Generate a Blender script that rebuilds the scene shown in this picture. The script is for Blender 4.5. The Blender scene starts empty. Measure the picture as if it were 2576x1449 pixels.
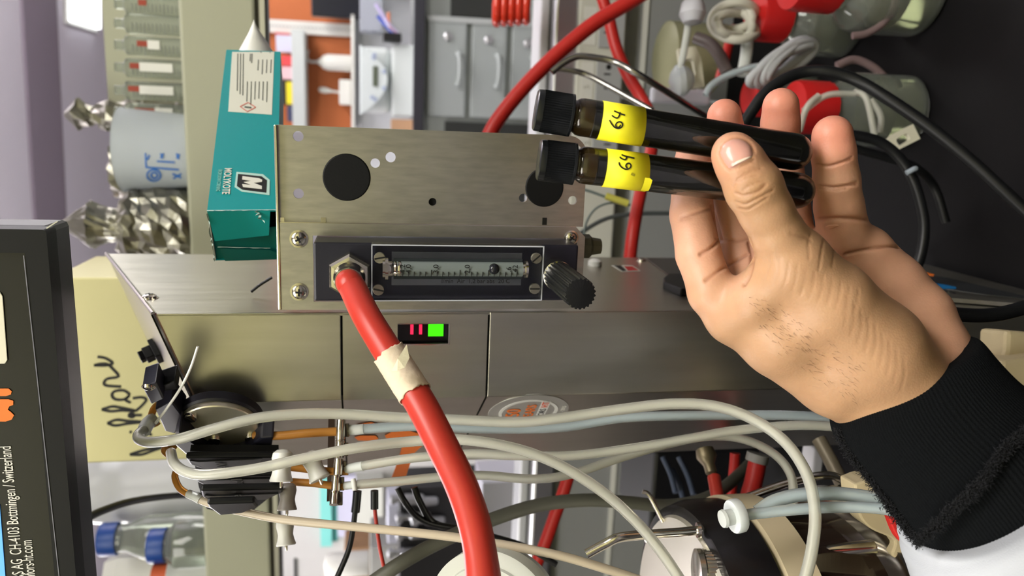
import bpy, bmesh, math, random
import numpy as np
from mathutils import Vector, Matrix
from mathutils.bvhtree import BVHTree
rnd = random.Random(7)
# ------------------------------------------------------------------ camera
FPX = 1936.0; PITCH = math.radians(10.5); YAW = math.radians(12.0)
CAM = Vector((0, 0, 1.44))
FWD = Vector((0, math.cos(PITCH), -math.sin(PITCH)))
DWN = Vector((0, -math.sin(PITCH), -math.cos(PITCH)))       # picture right: the phone was held upright, the picture lies on its side
RGT = Vector((1, 0, 0))                                      # picture up
scene = bpy.context.scene
cd = bpy.data.cameras.new('camera'); cam = bpy.data.objects.new('camera', cd)
scene.collection.objects.link(cam)
cd.sensor_width = 36; cd.lens = 36 * FPX / 2576; cd.clip_start = 0.02; cd.clip_end = 60
m = Matrix((( DWN.x, RGT.x, -FWD.x, CAM.x), (DWN.y, RGT.y, -FWD.y, CAM.y), (DWN.z, RGT.z, -FWD.z, CAM.z), (0, 0, 0, 1)))
cam.matrix_world = m
cd.dof.use_dof = True; cd.dof.focus_distance = 0.40; cd.dof.aperture_fstop = 9.5
scene.camera = cam
cy_ = scene.cycles; cy_.max_bounces = 7; cy_.diffuse_bounces = 3; cy_.glossy_bounces = 3; cy_.transmission_bounces = 7; cy_.caustics_reflective = False
cy_.use_light_tree = False
# ------------------------------------------------------------------ light
w = bpy.data.worlds.new('world'); scene.world = w; w.use_nodes = True
w.node_tree.nodes['Background'].inputs[0].default_value = (0.95, 0.97, 1.0, 1)
w.node_tree.nodes['Background'].inputs[1].default_value = 0.5
def area(name, loc, rot, sx, sy, power, col):
    l = bpy.data.lights.new(name, 'AREA'); l.shape = 'RECTANGLE'; l.size = sx; l.size_y = sy; l.energy = power; l.color = col
    o = bpy.data.objects.new(name, l); o.location = loc; o.rotation_euler = rot; scene.collection.objects.link(o); return o
area('ceiling_lamp_over_bench', (-1.0, -0.30, 2.66), (0, 0, -YAW), 1.2, 0.6, 30, (1.0, 0.965, 0.91))
area('palm_fill_lamp', (0.7, -0.30, 2.66), (0, 0, -YAW), 1.2, 0.6, 38, (1.0, 0.965, 0.91))  # unseen lamp added to fill the palm side of the hand
area('unseen_downlight_aisle', (1.7, 1.9, 2.25), (0, 0, -YAW), 1.2, 0.6, 46, (1.0, 0.97, 0.94))  # unseen light hung under the added aisle pendant
area('unseen_downlight_left', (-1.4, 2.4, 2.25), (0, 0, -YAW), 1.2, 0.6, 46, (1.0, 0.97, 0.94))  # unseen light hung under the added left pendant
area('ceiling_fill_aisle', (1.7, 1.9, 2.30), (math.pi, 0, YAW), 1.2, 0.3, 62, (1.0, 0.97, 0.96))  # unseen uplight added to brighten the ceiling
area('ceiling_fill_left', (-1.4, 2.4, 2.30), (math.pi, 0, YAW), 1.2, 0.3, 62, (1.0, 0.97, 0.96))  # second added uplight for the ceiling, also out of view
vs = scene.view_settings
vs.view_transform = 'Standard'; vs.look = 'None'; vs.gamma = 1.0; vs.use_curve_mapping = False
vs.exposure = -0.38
# ------------------------------------------------------------------ geometry helpers
AX = Vector((math.cos(YAW), -math.sin(YAW), 0)); NR = Vector((math.sin(YAW), math.cos(YAW), 0)); UP = Vector((0, 0, 1))
def V(*a): return Vector(a)
def ray(px, py): return FWD + DWN * ((px - 1288) / FPX) + RGT * ((724.5 - py) / FPX)
def W(px, py, d): return CAM + ray(px, py) * d                      # a place seen at px,py at distance d
def hit(px, py, p0, n):
    r = ray(px, py); return CAM + r * ((p0 - CAM).dot(n) / r.dot(n))
def on(px, py, c): return hit(px, py, CAM + NR * c, NR)              # on an upright plane parallel to the bench, c metres off
def onz(px, py, z): return hit(px, py, V(0, 0, z), UP)
def st(p):                                                          # bench coordinates: along, away, height over camera
    q = p - CAM; return (q.dot(AX), q.dot(NR), q.z)
def L(s, t, z): return CAM + AX * s + NR * t + UP * z
def proj(p):
    q = p - CAM; d = q.dot(FWD); return (1288 + FPX * q.dot(DWN) / d, 724.5 - FPX * q.dot(RGT) / d, d)
class Fr:
    def __init__(s, o, x, y):
        s.o = Vector(o); s.x = Vector(x).normalized(); s.z = s.x.cross(Vector(y)).normalized(); s.y = s.z.cross(s.x)
    def __call__(s, a, b, c=0): return s.o + s.x * a + s.y * b + s.z * c
    def inv(s, p): q = p - s.o; return (q.dot(s.x), q.dot(s.y), q.dot(s.z))
    def px(s, px, py): a = s.inv(hit(px, py, s.o, s.z)); return (a[0], a[1])
def plane(c): return Fr(CAM + NR * c, AX, UP)                        # z towards the viewer
def S(r, g, b):
    f = lambda v: v / 255 / 12.92 if v / 255 <= 0.04045 else ((v / 255 + 0.055) / 1.055) ** 2.4
    return (f(r), f(g), f(b), 1)
# ------------------------------------------------------------------ materials
MATS = {}
def mat(name, col, rough=0.5, metal=0.0, trans=0.0, noise=0.0, nscale=40, bump=0.0, bscale=200, emit=0.0, coat=0.0, ior=1.45, sss=0.0, stretch=None, rvar=0.0, alpha=1.0, spec=None):
    if name in MATS: return MATS[name]
    mt = bpy.data.materials.new(name); mt.use_nodes = True; nt = mt.node_tree; b = nt.nodes['Principled BSDF']
    I = b.inputs
    I['Base Color'].default_value = col; I['Roughness'].default_value = rough; I['Metallic'].default_value = metal
    I['Transmission Weight'].default_value = trans; I['IOR'].default_value = ior; I['Coat Weight'].default_value = coat
    I['Alpha'].default_value = alpha
    if spec is not None: I['Specular IOR Level'].default_value = spec
    if sss: I['Subsurface Weight'].default_value = sss; I['Subsurface Radius'].default_value = (0.006, 0.002, 0.001); I['Subsurface Scale'].default_value = 1.0
    if emit: mt.cycles.emission_sampling = 'NONE'; I['Emission Color'].default_value = col; I['Emission Strength'].default_value = emit
    if noise or bump or rvar:
        tc = nt.nodes.new('ShaderNodeTexCoord'); mp = nt.nodes.new('ShaderNodeMapping')
        nt.links.new(tc.outputs['Object'], mp.inputs[0])
        if stretch: mp.inputs['Scale'].default_value = stretch
        def nz(sc):
            n = nt.nodes.new('ShaderNodeTexNoise'); n.inputs['Scale'].default_value = sc; n.inputs['Detail'].default_value = 5
            nt.links.new(mp.outputs[0], n.inputs['Vector']); return n
        if noise:
            n = nz(nscale); mx = nt.nodes.new('ShaderNodeMix'); mx.data_type = 'RGBA'
            k = 1 - noise; mx.inputs[6].default_value = (col[0] * k, col[1] * k, col[2] * k, 1)
            k = 1 + noise; mx.inputs[7].default_value = (min(1, col[0] * k), min(1, col[1] * k), min(1, col[2] * k), 1)
            nt.links.new(n.outputs[0], mx.inputs[0]); nt.links.new(mx.outputs[2], I['Base Color'])
        if rvar:
            n = nz(nscale); mr = nt.nodes.new('ShaderNodeMapRange'); mr.inputs[3].default_value = rough - rvar; mr.inputs[4].default_value = rough + rvar
            nt.links.new(n.outputs[0], mr.inputs[0]); nt.links.new(mr.outputs[0], I['Roughness'])
        if bump:
            n = nz(bscale); bp = nt.nodes.new('ShaderNodeBump'); bp.inputs['Strength'].default_value = bump; bp.inputs['Distance'].default_value = 0.001
            nt.links.new(n.outputs[0], bp.inputs['Height']); nt.links.new(bp.outputs[0], I['Normal'])
    MATS[name] = mt; return mt
steel = mat('brushed_steel', S(192, 189, 178), 0.33, 1.0, noise=0.12, nscale=12, stretch=(12, 12, 1), bump=0.03, bscale=60, rvar=0.06)
steel_pl = mat('plate_steel', S(184, 182, 172), 0.38, 1.0, noise=0.26, nscale=70, stretch=(5, 5, 1), bump=0.02, bscale=80)
chrome = mat('polished_steel', S(214, 208, 196), 0.16, 1.0)
alu = mat('aluminium', S(200, 200, 204), 0.32, 1.0)
blk = mat('black_plastic', S(18, 19, 21), 0.42, spec=.35, bump=0.04, bscale=900)
blk_m = mat('black_matte', S(13, 14, 15), 0.62, spec=.25, bump=0.08, bscale=700)
blk_g = mat('black_gloss', S(14, 14, 15), 0.14)
anod = mat('black_anodised', S(30, 30, 42), 0.38)
rubber = mat('black_rubber', S(16, 17, 19), 0.40, spec=.4)
red_r = mat('red_silicone', S(190, 58, 46), 0.34, noise=0.05, nscale=60, sss=0.1)
white_p = mat('white_plastic', S(222, 222, 216), 0.38)
bot_glass = mat('bottle_glass', S(226, 232, 222), 0.05, trans=0.9, ior=1.35)
cream_p = mat('cream_plastic', S(222, 218, 196), 0.42)
clear_t = mat('clear_silicone', S(246, 246, 236), 0.24, trans=0.70, ior=1.25, noise=0.03, nscale=50)
blue_t = mat('bluish_silicone', S(234, 246, 250), 0.24, trans=0.70, ior=1.25)
tan_t = mat('aged_silicone', S(226, 212, 188), 0.28, trans=0.4, ior=1.3, noise=0.08, nscale=40)
amber_t = mat('amber_pump_tubing', S(206, 144, 68), 0.3, trans=0.3, ior=1.2)
milk = mat('milky_plastic', S(226, 230, 226), 0.35, trans=0.35, ior=1.2)
glass = mat('clear_glass', (0.93, 0.97, 0.95, 1), 0.03, trans=1.0, ior=1.3)
acryl = mat('clear_acrylic', (0.97, 0.98, 1.0, 1), 0.03, trans=1.0, ior=1.12)
foil = mat('aluminium_foil', S(158, 156, 144), 0.34, 1.0, bump=1.0, bscale=70)
grey_p = mat('grey_paint', S(176, 180, 178), 0.42)
ink = mat('black_ink', S(16, 16, 14), 0.6)
white_ink = mat('white_ink', S(232, 230, 220), 0.6)
orange = mat('orange_print', S(240, 122, 36), 0.5)
# ------------------------------------------------------------------ object helpers
def link(name, me, mt, parent=None):
    o = bpy.data.objects.new(name, me); scene.collection.objects.link(o)
    if mt: me.materials.clear(); me.materials.append(mt)
    if parent is not None:
        o.parent = parent
        o.matrix_parent_inverse = Matrix.Translation(-absloc(parent))
    return o
def absloc(o):
    return Vector(o['_loc'])
def mk(name, vs_, fs, mt, parent=None, smooth=False, bevel=0.0, seg=2):
    vs_ = [Vector(v) for v in vs_]
    n = len(vs_); c = sum(vs_, Vector()) / n
    me = bpy.data.meshes.new(name); me.from_pydata([v - c for v in vs_], [], fs)
    bm = bmesh.new(); bm.from_mesh(me); bmesh.ops.recalc_face_normals(bm, faces=bm.faces); bm.to_mesh(me); bm.free()
    if smooth:
        me.polygons.foreach_set('use_smooth', [True] * len(me.polygons))
    o = link(name, me, mt, parent); o.location = c; o['_loc'] = tuple(c)
    if smooth == 'auto':
        try: me.set_sharp_from_angle(angle=math.radians(38))
        except Exception: pass
    if bevel:
        b = o.modifiers.new('bevel', 'BEVEL'); b.width = bevel; b.segments = seg; b.limit_method = 'ANGLE'
    return o
def tag(o, label, cat, group=None, kind=None):
    o['label'] = label; o['category'] = cat
    if group: o['group'] = group
    if kind: o['kind'] = kind
    return o
def struct(o): o['kind'] = 'structure'; return o
def thing(name, label, cat, loc, group=None):
    o = bpy.data.objects.new(name, None); scene.collection.objects.link(o); o.location = loc; o['_loc'] = tuple(loc)
    o.empty_display_size = 0.02
    return tag(o, label, cat, group)
BOXF = [(0, 1, 3, 2), (4, 6, 7, 5), (0, 4, 5, 1), (2, 3, 7, 6), (0, 2, 6, 4), (1, 5, 7, 3)]
def box(name, fr, a0, a1, b0, b1, c0, c1, mt, parent=None, bevel=0.0):
    return mk(name, [fr(a, b, c) for a in (a0, a1) for b in (b0, b1) for c in (c0, c1)], BOXF, mt, parent, bevel=bevel)
def pbox(name, px0, px1, py0, py1, c, depth, mt, parent=None, bevel=0.0):
    """box in bench axes: front face at distance c covers the pixels, body goes back by depth"""
    f = plane(c); a = f.px((px0 + px1) / 2, py0)[0]; b = f.px((px0 + px1) / 2, py1)[0]
    z0 = f.px(px1, (py0 + py1) / 2)[1]; z1 = f.px(px0, (py0 + py1) / 2)[1]
    return box(name, f, min(a, b), max(a, b), z0, z1, -depth, 0, mt, parent, bevel)
def prism(name, fr, poly, z0, z1, mt, parent=None, bevel=0.0, smooth=False):
    n = len(poly); vs_ = [fr(a, b, z0) for a, b in poly] + [fr(a, b, z1) for a, b in poly]
    fs = [tuple(range(n)), tuple(range(2 * n - 1, n - 1, -1))] + [(i, (i + 1) % n, n + (i + 1) % n, n + i) for i in range(n)]
    return mk(name, vs_, fs, mt, parent, bevel=bevel, smooth=smooth)
def pprism(name, fr, pxs, z0, z1, mt, parent=None, bevel=0.0, smooth=False):
    return prism(name, fr, [fr.px(*p) for p in pxs], z0, z1, mt, parent, bevel, smooth)
def basis(axis):
    a = Vector(axis).normalized(); t = Vector((0, 0, 1)) if abs(a.z) < 0.8 else Vector((1, 0, 0))
    x = t.cross(a).normalized(); return x, a.cross(x), a
def lathe(name, base, axis, prof, mt, parent=None, seg=32, rib=None, smooth='auto', squash=None, jitter=0):
    x, y, a = basis(axis); base = Vector(base); vs_ = []; fs = []
    if squash: x, y = squash[0], squash[1]
    for j, (r, h) in enumerate(prof):
        for i in range(seg):
            t = 2 * math.pi * i / seg; rr = r
            if rib and rib[0] <= j <= rib[1]: rr = r + (rib[2] if i % 2 else 0)
            if jitter and 0 < j < len(prof) - 1: rr *= 1 + rnd.uniform(-jitter, jitter); hh = h + rnd.uniform(-jitter, jitter) * r
            else: hh = h
            vs_.append(base + a * hh + (x * math.cos(t) + y * math.sin(t)) * rr)
    for j in range(len(prof) - 1):
        for i in range(seg):
            k = (i + 1) % seg; fs.append((j * seg + i, j * seg + k, (j + 1) * seg + k, (j + 1) * seg + i))
    if prof[0][0] > 1e-6: fs.append(tuple(range(seg - 1, -1, -1)))
    if prof[-1][0] > 1e-6: fs.append(tuple(range((len(prof) - 1) * seg, len(prof) * seg)))
    o = mk(name, vs_, fs, mt, parent, smooth=smooth)
    if prof[0][0] <= 1e-6 or prof[-1][0] <= 1e-6:
        bm = bmesh.new(); bm.from_mesh(o.data); bmesh.ops.remove_doubles(bm, verts=bm.verts, dist=1e-6); bm.to_mesh(o.data); bm.free()
    return o
def spline(pts, n=8):
    """Catmull-Rom through the points"""
    p = [np.array(q, float) for q in pts]; p = [2 * p[0] - p[1]] + p + [2 * p[-1] - p[-2]]; out = []
    for i in range(1, len(p) - 2):
        for k in range(n):
            t = k / n; a, b, c, d = p[i - 1:i + 3]
            out.append(0.5 * (2 * b + (c - a) * t + (2 * a - 5 * b + 4 * c - d) * t * t + (3 * b - a - 3 * c + d) * t ** 3))
    out.append(p[-2]); return out
def sweep(name, pts, r, mt, parent=None, seg=14, n=8, caps=True, flat=None, hollow=0.0):
    """tube along world points; r a number or a list along the control points"""
    rr = r if isinstance(r, (list, tuple)) else [r] * len(pts)
    q = spline([(*p, R) for p, R in zip(pts, rr)], n)
    P = [Vector(a[:3]) for a in q]; R = [float(a[3]) for a in q]; vs_ = []; fs = []
    t0 = (P[1] - P[0]).normalized(); x = basis(t0)[0]
    for i in range(len(P)):
        t = (P[min(i + 1, len(P) - 1)] - P[max(i - 1, 0)]).normalized()
        x = (x - t * x.dot(t)).normalized(); y = t.cross(x)
        for k in range(seg):
            a = 2 * math.pi * k / seg; vs_.append(P[i] + (x * math.cos(a) + y * math.sin(a)) * R[i])
    for i in range(len(P) - 1):
        for k in range(seg):
            l = (k + 1) % seg; fs.append((i * seg + k, i * seg + l, (i + 1) * seg + l, (i + 1) * seg + k))
    if hollow:
        nb = len(vs_); m_ = len(P) * seg
        for i in range(m_): vs_.append(P[i // seg] + (vs_[i] - P[i // seg]) * hollow)
        fs += [tuple(k + nb for k in f[::-1]) for f in list(fs)]
        for e in (0, (len(P) - 1) * seg):
            for k in range(seg): l = (k + 1) % seg; fs.append((e + k, e + l, nb + e + l, nb + e + k))
    elif caps: fs += [tuple(range(seg - 1, -1, -1)), tuple(range((len(P) - 1) * seg, len(P) * seg))]
    return mk(name, vs_, fs, mt, parent, smooth='auto')
def ptube(name, pts, wpx, mt, parent=None, seg=14, n=8):
    """tube through (px,py,distance) points; wpx its width in pixels at the middle point"""
    d = pts[len(pts) // 2][2]
    return sweep(name, [W(*p) for p in pts], wpx / 2 * d / FPX, mt, parent, seg, n, hollow=0.55 if mt in (clear_t, blue_t, tan_t) else 0.0)
def text(name, s, size, fr, x, y, mt, parent=None, align='CENTER', z=0.0004, thick=0.0001, sx=1.0, bold=0.0):
    cu = bpy.data.curves.new(name, 'FONT'); cu.body = s; cu.size = size; cu.align_x = align; cu.align_y = 'CENTER'; cu.extrude = thick; cu.offset = bold
    cu.resolution_u = 3
    o = bpy.data.objects.new(name, cu); scene.collection.objects.link(o)
    me = bpy.data.meshes.new_from_object(o); bpy.data.objects.remove(o); bpy.data.curves.remove(cu)
    vs_ = [fr(x + v.co.x * sx, y + v.co.y, z + v.co.z) for v in me.vertices]; fs = [tuple(p.vertices) for p in me.polygons]
    bpy.data.meshes.remove(me)
    return mk(name, vs_, fs, mt, parent)
def plate(name, fr, outer, holes, thick, mt, parent=None):
    """flat sheet with holes; loops are lists of (a,b); front at z=0"""
    cu = bpy.data.curves.new(name, 'CURVE'); cu.dimensions = '2D'; cu.fill_mode = 'BOTH'; cu.extrude = thick / 2
    for lp in [outer] + holes:
        s = cu.splines.new('POLY'); s.points.add(len(lp) - 1); s.use_cyclic_u = True
        for p, q in zip(s.points, lp): p.co = (q[0], q[1], 0, 1)
    o = bpy.data.objects.new(name, cu); scene.collection.objects.link(o)
    me = bpy.data.meshes.new_from_object(o); bpy.data.objects.remove(o); bpy.data.curves.remove(cu)
    vs_ = [fr(v.co.x, v.co.y, v.co.z - thick / 2) for v in me.vertices]; fs = [tuple(p.vertices) for p in me.polygons]
    bpy.data.meshes.remove(me)
    return mk(name, vs_, fs, mt, parent)
def circle(cx, cy, r, n=28, ph=0): return [(cx + r * math.cos(2 * math.pi * i / n + ph), cy + r * math.sin(2 * math.pi * i / n + ph)) for i in range(n)]
def rrect(a0, a1, b0, b1, r, n=5):
    out = []
    for cx, cy, p in ((a1 - r, b1 - r, 0), (a0 + r, b1 - r, 90), (a0 + r, b0 + r, 180), (a1 - r, b0 + r, 270)):
        for i in range(n + 1):
            t = math.radians(p + 90 * i / n); out.append((cx + r * math.cos(t), cy + r * math.sin(t)))
    return out
def ribbon(name, lines, wpx, surf, mt, parent=None, lift=0.0003, n=5):
    """pen strokes given in pixels and laid on a surface: surf(px,py) -> (point, normal)"""
    vs_ = []; fs = []
    for ln in lines:
        q = [(a[0], a[1]) for a in spline(ln, n)] if len(ln) > 2 else ln
        b0 = len(vs_)
        for i, p in enumerate(q):
            a = q[max(0, i - 1)]; b = q[min(len(q) - 1, i + 1)]
            tx, ty = b[0] - a[0], b[1] - a[1]; l = math.hypot(tx, ty) or 1; nx, ny = -ty / l * wpx / 2, tx / l * wpx / 2
            for sg in (1, -1):
                h, nn = surf(p[0] + nx * sg, p[1] + ny * sg); vs_.append(h + nn * lift)
        for i in range(len(q) - 1): k = b0 + 2 * i; fs.append((k, k + 1, k + 3, k + 2))
    me_o = mk(name, vs_, fs, mt, parent); return me_o
def fsurf(fr, z=0): return lambda px, py: (hit(px, py, fr.o + fr.z * z, fr.z), fr.z)
def bvh_of(o):
    vs_ = [v.co + Vector(o['_loc']) for v in o.data.vertices]; return BVHTree.FromPolygons(vs_, [tuple(p.vertices) for p in o.data.polygons])
def bsurf(o, fallback=None):
    t = bvh_of(o)
    def f(px, py):
        d = ray(px, py).normalized(); h = t.ray_cast(CAM, d)
        if h[0] is None:
            h2 = t.find_nearest(fallback(px, py) if fallback else W(px, py, 0.36)); return h2[0], -d
        n = h[1]; n = n if n.dot(d) < 0 else -n
        return h[0], n
    return f
def copies(root, label, dv, group=None):
    """copy a thing and its parts, moved by dv"""
    r = root.copy(); scene.collection.objects.link(r); r.location = Vector(root.location) + dv; r['label'] = label; r['_loc'] = tuple(r.location)
    if group: r['group'] = group
    for ch in list(root.children):
        c = ch.copy(); scene.collection.objects.link(c); c.parent = r; c.matrix_parent_inverse = ch.matrix_parent_inverse
        for g in ch.children:
            d = g.copy(); scene.collection.objects.link(d); d.parent = c; d.matrix_parent_inverse = g.matrix_parent_inverse
    return r
# ------------------------------------------------------------------ room
RF = Fr(CAM, AX, UP)                      # a along bench, b up, c towards viewer
ceil_m = mat('ceiling_paint', S(236, 230, 242), 0.8); wall_m = mat('wall_paint', S(208, 206, 212), 0.8)
floor_m = mat('floor_vinyl', S(176, 174, 170), 0.5, noise=0.08, nscale=5)
struct(box('floor', RF, -3.2, 3.2, -1.46, -1.44, -4.8, 1.2, floor_m))
struct(box('ceiling', RF, -3.2, 3.2, 1.26, 1.30, -4.8, 1.2, ceil_m))
struct(box('wall_back', RF, -3.2, 3.2, -1.44, 1.26, -4.8, -4.7, wall_m))
struct(box('wall_left', RF, -3.3, -3.2, -1.44, 1.26, -4.8, 1.2, mat('left_wall_paint', S(120, 112, 106), .8)))
struct(box('wall_right', RF, 3.2, 3.3, -1.44, 1.26, -4.8, 1.2, mat('right_wall_paint', S(168, 166, 170), .8)))
bench_d = mat('dark_worktop', S(30, 30, 32), .5)
# the room behind the photographer: a wall with the same olive cupboards over a dark bench
struct(box('wall_front', RF, -3.2, 3.2, -1.44, 1.26, 1.2, 1.3, wall_m))
oc = thing('olive_wall_cupboards', 'olive wall cupboards behind the photographer over a dark bench', 'cupboard', L(0, -1.0, .05))
for k in range(6):
    d_ = box('cupboard_door', RF, -3.0 + k, -2.01 + k, .10, .90, .86, 1.2, mat('cupboard_olive', S(200, 198, 146), .5), oc, bevel=.004)
box('worktop', RF, -3.0, 3.0, -.60, -.54, .6, 1.2, bench_d, oc)
box('base_unit', RF, -3.0, 3.0, -1.44, -.60, .66, 1.2, mat('base_grey', S(150, 150, 150), .5), oc)
beam_m = mat('beam_paint', S(150, 138, 152), 0.7)
def ceil_quad(name, pxs, t, m_, z=1.26):
    f = Fr(V(0, 0, CAM.z + z), V(1, 0, 0), V(0, 1, 0))
    return pprism(name, f, pxs, -t, 0, m_)
struct(ceil_quad('trim_1', [(45, -60), (132, -60), (170, 760), (95, 760)], 0.012, beam_m))
fl = thing('ceiling_light', 'square glowing ceiling light panel beyond the shelf', 'light', W(200, 20, 3.6))
cf = Fr(V(0, 0, CAM.z + 1.26), V(1, 0, 0), V(0, 1, 0))
lp = [(165, -70), (235, -70), (236, 72), (166, 50)]
pprism('diffuser', cf, lp, -0.03, -0.012, mat('lamp_diffuser', (0.95, 0.97, 1, 1), 0.5, emit=6.0), fl)
pprism('frame', cf, [(160, -90), (238, -90), (240, 82), (161, 58)], -0.012, 0.0, white_p, fl)
def ceil_lamp(x, y, label):
    t = thing('ceiling_light', label, 'light', (x, y, 2.69)); f = Fr((x, y, 2.70), AX, NR)
    box('frame', f, -0.64, 0.64, -0.34, 0.34, -0.02, 0.0, white_p, t)
    box('diffuser', f, -0.6, 0.6, -0.3, 0.3, -0.03, -0.02, mat('lamp_diffuser_over', (1, 0.96, 0.9, 1), 0.5, emit=3.0), t)
def pendant(x, y, label):  # made-up fixture out of view, carries the added far lights
    t = thing('added_pendant', label, 'light', (x, y, 2.28)); f = Fr((x, y, 2.28), AX, NR)
    box('housing', f, -0.62, 0.62, -0.16, 0.16, -0.015, 0.015, white_p, t)
    for s in (-.5, .5): box('suspension_rod', f, s - .004, s + .004, -.004, .004, .015, .42, alu, t)
pendant(1.7, 1.9, 'unseen pendant added for the ceiling fill over the far aisle'); pendant(-1.4, 2.4, 'unseen pendant added for the ceiling fill on the far left')
ceil_lamp(-1.0, -0.30, 'rectangular ceiling light panel over the bench')
ceil_lamp(0.7, -0.30, 'unseen ceiling light panel added for the palm fill, behind the photographer')
# ------------------------------------------------------------------ black bench and grey rack panel
ZB = -0.54
bench_m = mat('black_bench_resin', S(12, 11, 13), 0.6, spec=.22, noise=0.5, nscale=14, bump=0.05, bscale=300)
bn = box('lab_bench', RF, -1.3, 1.5, ZB - 0.035, ZB, -1.16, 0.35, bench_m, bevel=0.003)
tag(bn, 'black resin lab bench top under the bottles and hand', 'bench')
cab_w = mat('cabinet_white', S(174, 178, 177), 0.45)
bc = box('bench_cabinet', RF, -1.3, 1.5, -1.44, ZB - 0.035, -1.12, 0.0, cab_w); tag(bc, 'pale cabinet carrying the black bench top', 'cabinet')
fp = plane(1.14); zt = fp.px(1440, 200)[1]
ZS2_ = plane(1.0).px(447, 0)[1] - .021
rk = thing('reagent_rack', 'grey panelled rack back standing along the far bench edge', 'rack', L(0, 1.14, ZB))
gp = mat('grey_rack_panel', S(146, 148, 148), 0.45, noise=0.04, nscale=6)
seam = [-1.2, -0.42, 0.05, 0.62, 1.3]
for i in range(4): box('panel', RF, seam[i] + 0.002, seam[i + 1] - 0.002, ZB, zt, -1.16, -1.14, gp, rk, bevel=0.001)
z1625 = fp.px(1622, 60)[1]
box('joint_strip', RF, -1.2, 1.3, z1625 - 0.004, z1625 + 0.004, -1.14, -1.137, white_p, rk)
box('top_rail', RF, -1.2, 1.3, zt, zt + 0.035, -1.17, -1.12, alu, rk, bevel=0.004)
box('back_ledge', RF, -1.2, 1.3, zt + 0.035, zt + 0.05, -1.21, -1.15, mat('ledge_white', S(214, 216, 222), 0.3), rk, bevel=0.004)
for s in (-0.42, 0.62): box('post', RF, s - 0.02, s + 0.02, zt, ZS2_, -1.30, -1.27, gp, rk)
# power strip
ps = thing('power_strip', 'grey power strip with sockets fixed to the rack panel', 'power strip', L(0.3, 1.12, -0.3))
f2 = plane(1.115); pz = lambda px: f2.px(px, 205)[1]; pa = lambda py: f2.px(1520, py)[0]
box('housing', f2, pa(700), pa(-120), pz(1568), pz(1448), -0.024, 0, mat('strip_cream', S(206, 206, 196), 0.45), ps, bevel=0.003)
for k, py in enumerate((205, 345, 65, -60)):
    op = box('socket', f2, pa(py + 56), pa(py - 56), pz(1562), pz(1498), 0, 0.003, mat('socket_grey', S(170, 172, 174), 0.4), ps, bevel=0.001)
    for dx, dy, w_, h_ in ((12, 18, 4, 10), (12, -18, 4, 12)):
        a, b = f2.px(1510 + dx + 4, py + dy); box('slot', f2, a - 0.0012, a + 0.0012, b - 0.005, b + 0.005, 0.003, 0.0034, ink, op)
    a, b = f2.px(1530, py - 44 + 8); prism('earth_hole', f2, circle(a, b, 0.004, 12), 0.003, 0.0034, ink, op)
    pl = box('label_plate', f2, pa(py + 50), pa(py - 46), pz(1492), pz(1460), 0, 0.001, white_p, ps)
    for q in (-14, 14):
        a, b = f2.px(1476, py + q); text('emblem', '5', 0.012, f2, a, b, mat('faint_grey', S(170, 170, 160), 0.6), pl, z=0.0013)
# ------------------------------------------------------------------ overhead shelf
fs_ = plane(1.0); sh = thing('overhead_shelf', 'pale olive overhead shelf board above the bench', 'shelf', L(0, 1.0, 0.15))
olive = mat('olive_laminate', S(168, 169, 146), 0.42, noise=0.03, nscale=4)
ZS1 = fs_.px(447, 0)[1]; ZS0 = fs_.px(641, 0)[1]; ZS2 = fs_.px(669, 0)[1]
box('fascia', RF, -1.1, 1.1, ZS0, ZS1, -1.03, -1.0, olive, sh, bevel=0.004)
box('deck', RF, -1.1, 1.1, ZS1 - .02, ZS1, -1.36, -1.03, olive, sh)
box('edge_trim', RF, -1.1, 1.1, ZS2, ZS0, -1.03, -1.006, mat('dark_trim', S(70, 66, 62), 0.35), sh)
box('trim_lip', RF, -1.1, 1.1, ZS2 + 0.002, ZS2 + 0.008, -1.006, -1.0, alu, sh)
# ------------------------------------------------------------------ far side of the room
fc = thing('drawer_cabinet', 'light grey far counter cabinet with three lockable drawers', 'cabinet', L(0.8, 2.6, -1.44))
fq = plane(2.6); zc = fq.px(1066, 150)[1]
A = lambda py, px=1200: fq.px(px, py)[0]
Z = lambda px, py=190: fq.px(px, py)[1]
box('body', fq, A(900), A(-300), -1.44, zc - .003, -0.6, -0.02, mat('cabinet_grey', S(166, 171, 168), 0.4), fc)
drw = mat('drawer_grey', S(160, 166, 165), 0.36)
for k, (p0, p1, pl_, ph) in enumerate(((1078, 1172, 1127, 1150), (1186, 1272, 1229, 1248), (1286, 1348, 1328, 1336))):
    d = box('drawer', fq, A(296), A(54), Z(p1), Z(p0), -0.02, 0, drw, fc, bevel=0.003)
    a, b = fq.px(pl_, 92 + 9 * k); lathe('lock', fq(a, b, 0), fq.z, [(0.014, 0), (0.014, 0.004), (0.010, 0.007), (0.002, 0.008)], alu, d, 16)
    hz = Z(ph); hp = [fq(A(214), hz, 0), fq(A(212), hz - 0.004, 0.014), fq(A(176), hz - 0.008, 0.02), fq(A(140), hz - 0.004, 0.014), fq(A(138), hz, 0)]
    sweep('handle', hp, 0.008, drw, d, 8, 5)
box('side_stile', fq, A(60), A(46), Z(1350), Z(1075), -0.02, 0.004, cab_w, fc)
dk = mat('dark_infill', S(38, 40, 38), 0.6)  # dark slabs painted in for the shade of open recesses
box('recess_shade', fq, A(43), A(-120), Z(1238), Z(1131), -0.02, 0.002, dk, fc)
box('kneehole_shade', fq, A(700), A(308), Z(1352), Z(1122), -0.02, 0.002, dk, fc)
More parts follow.
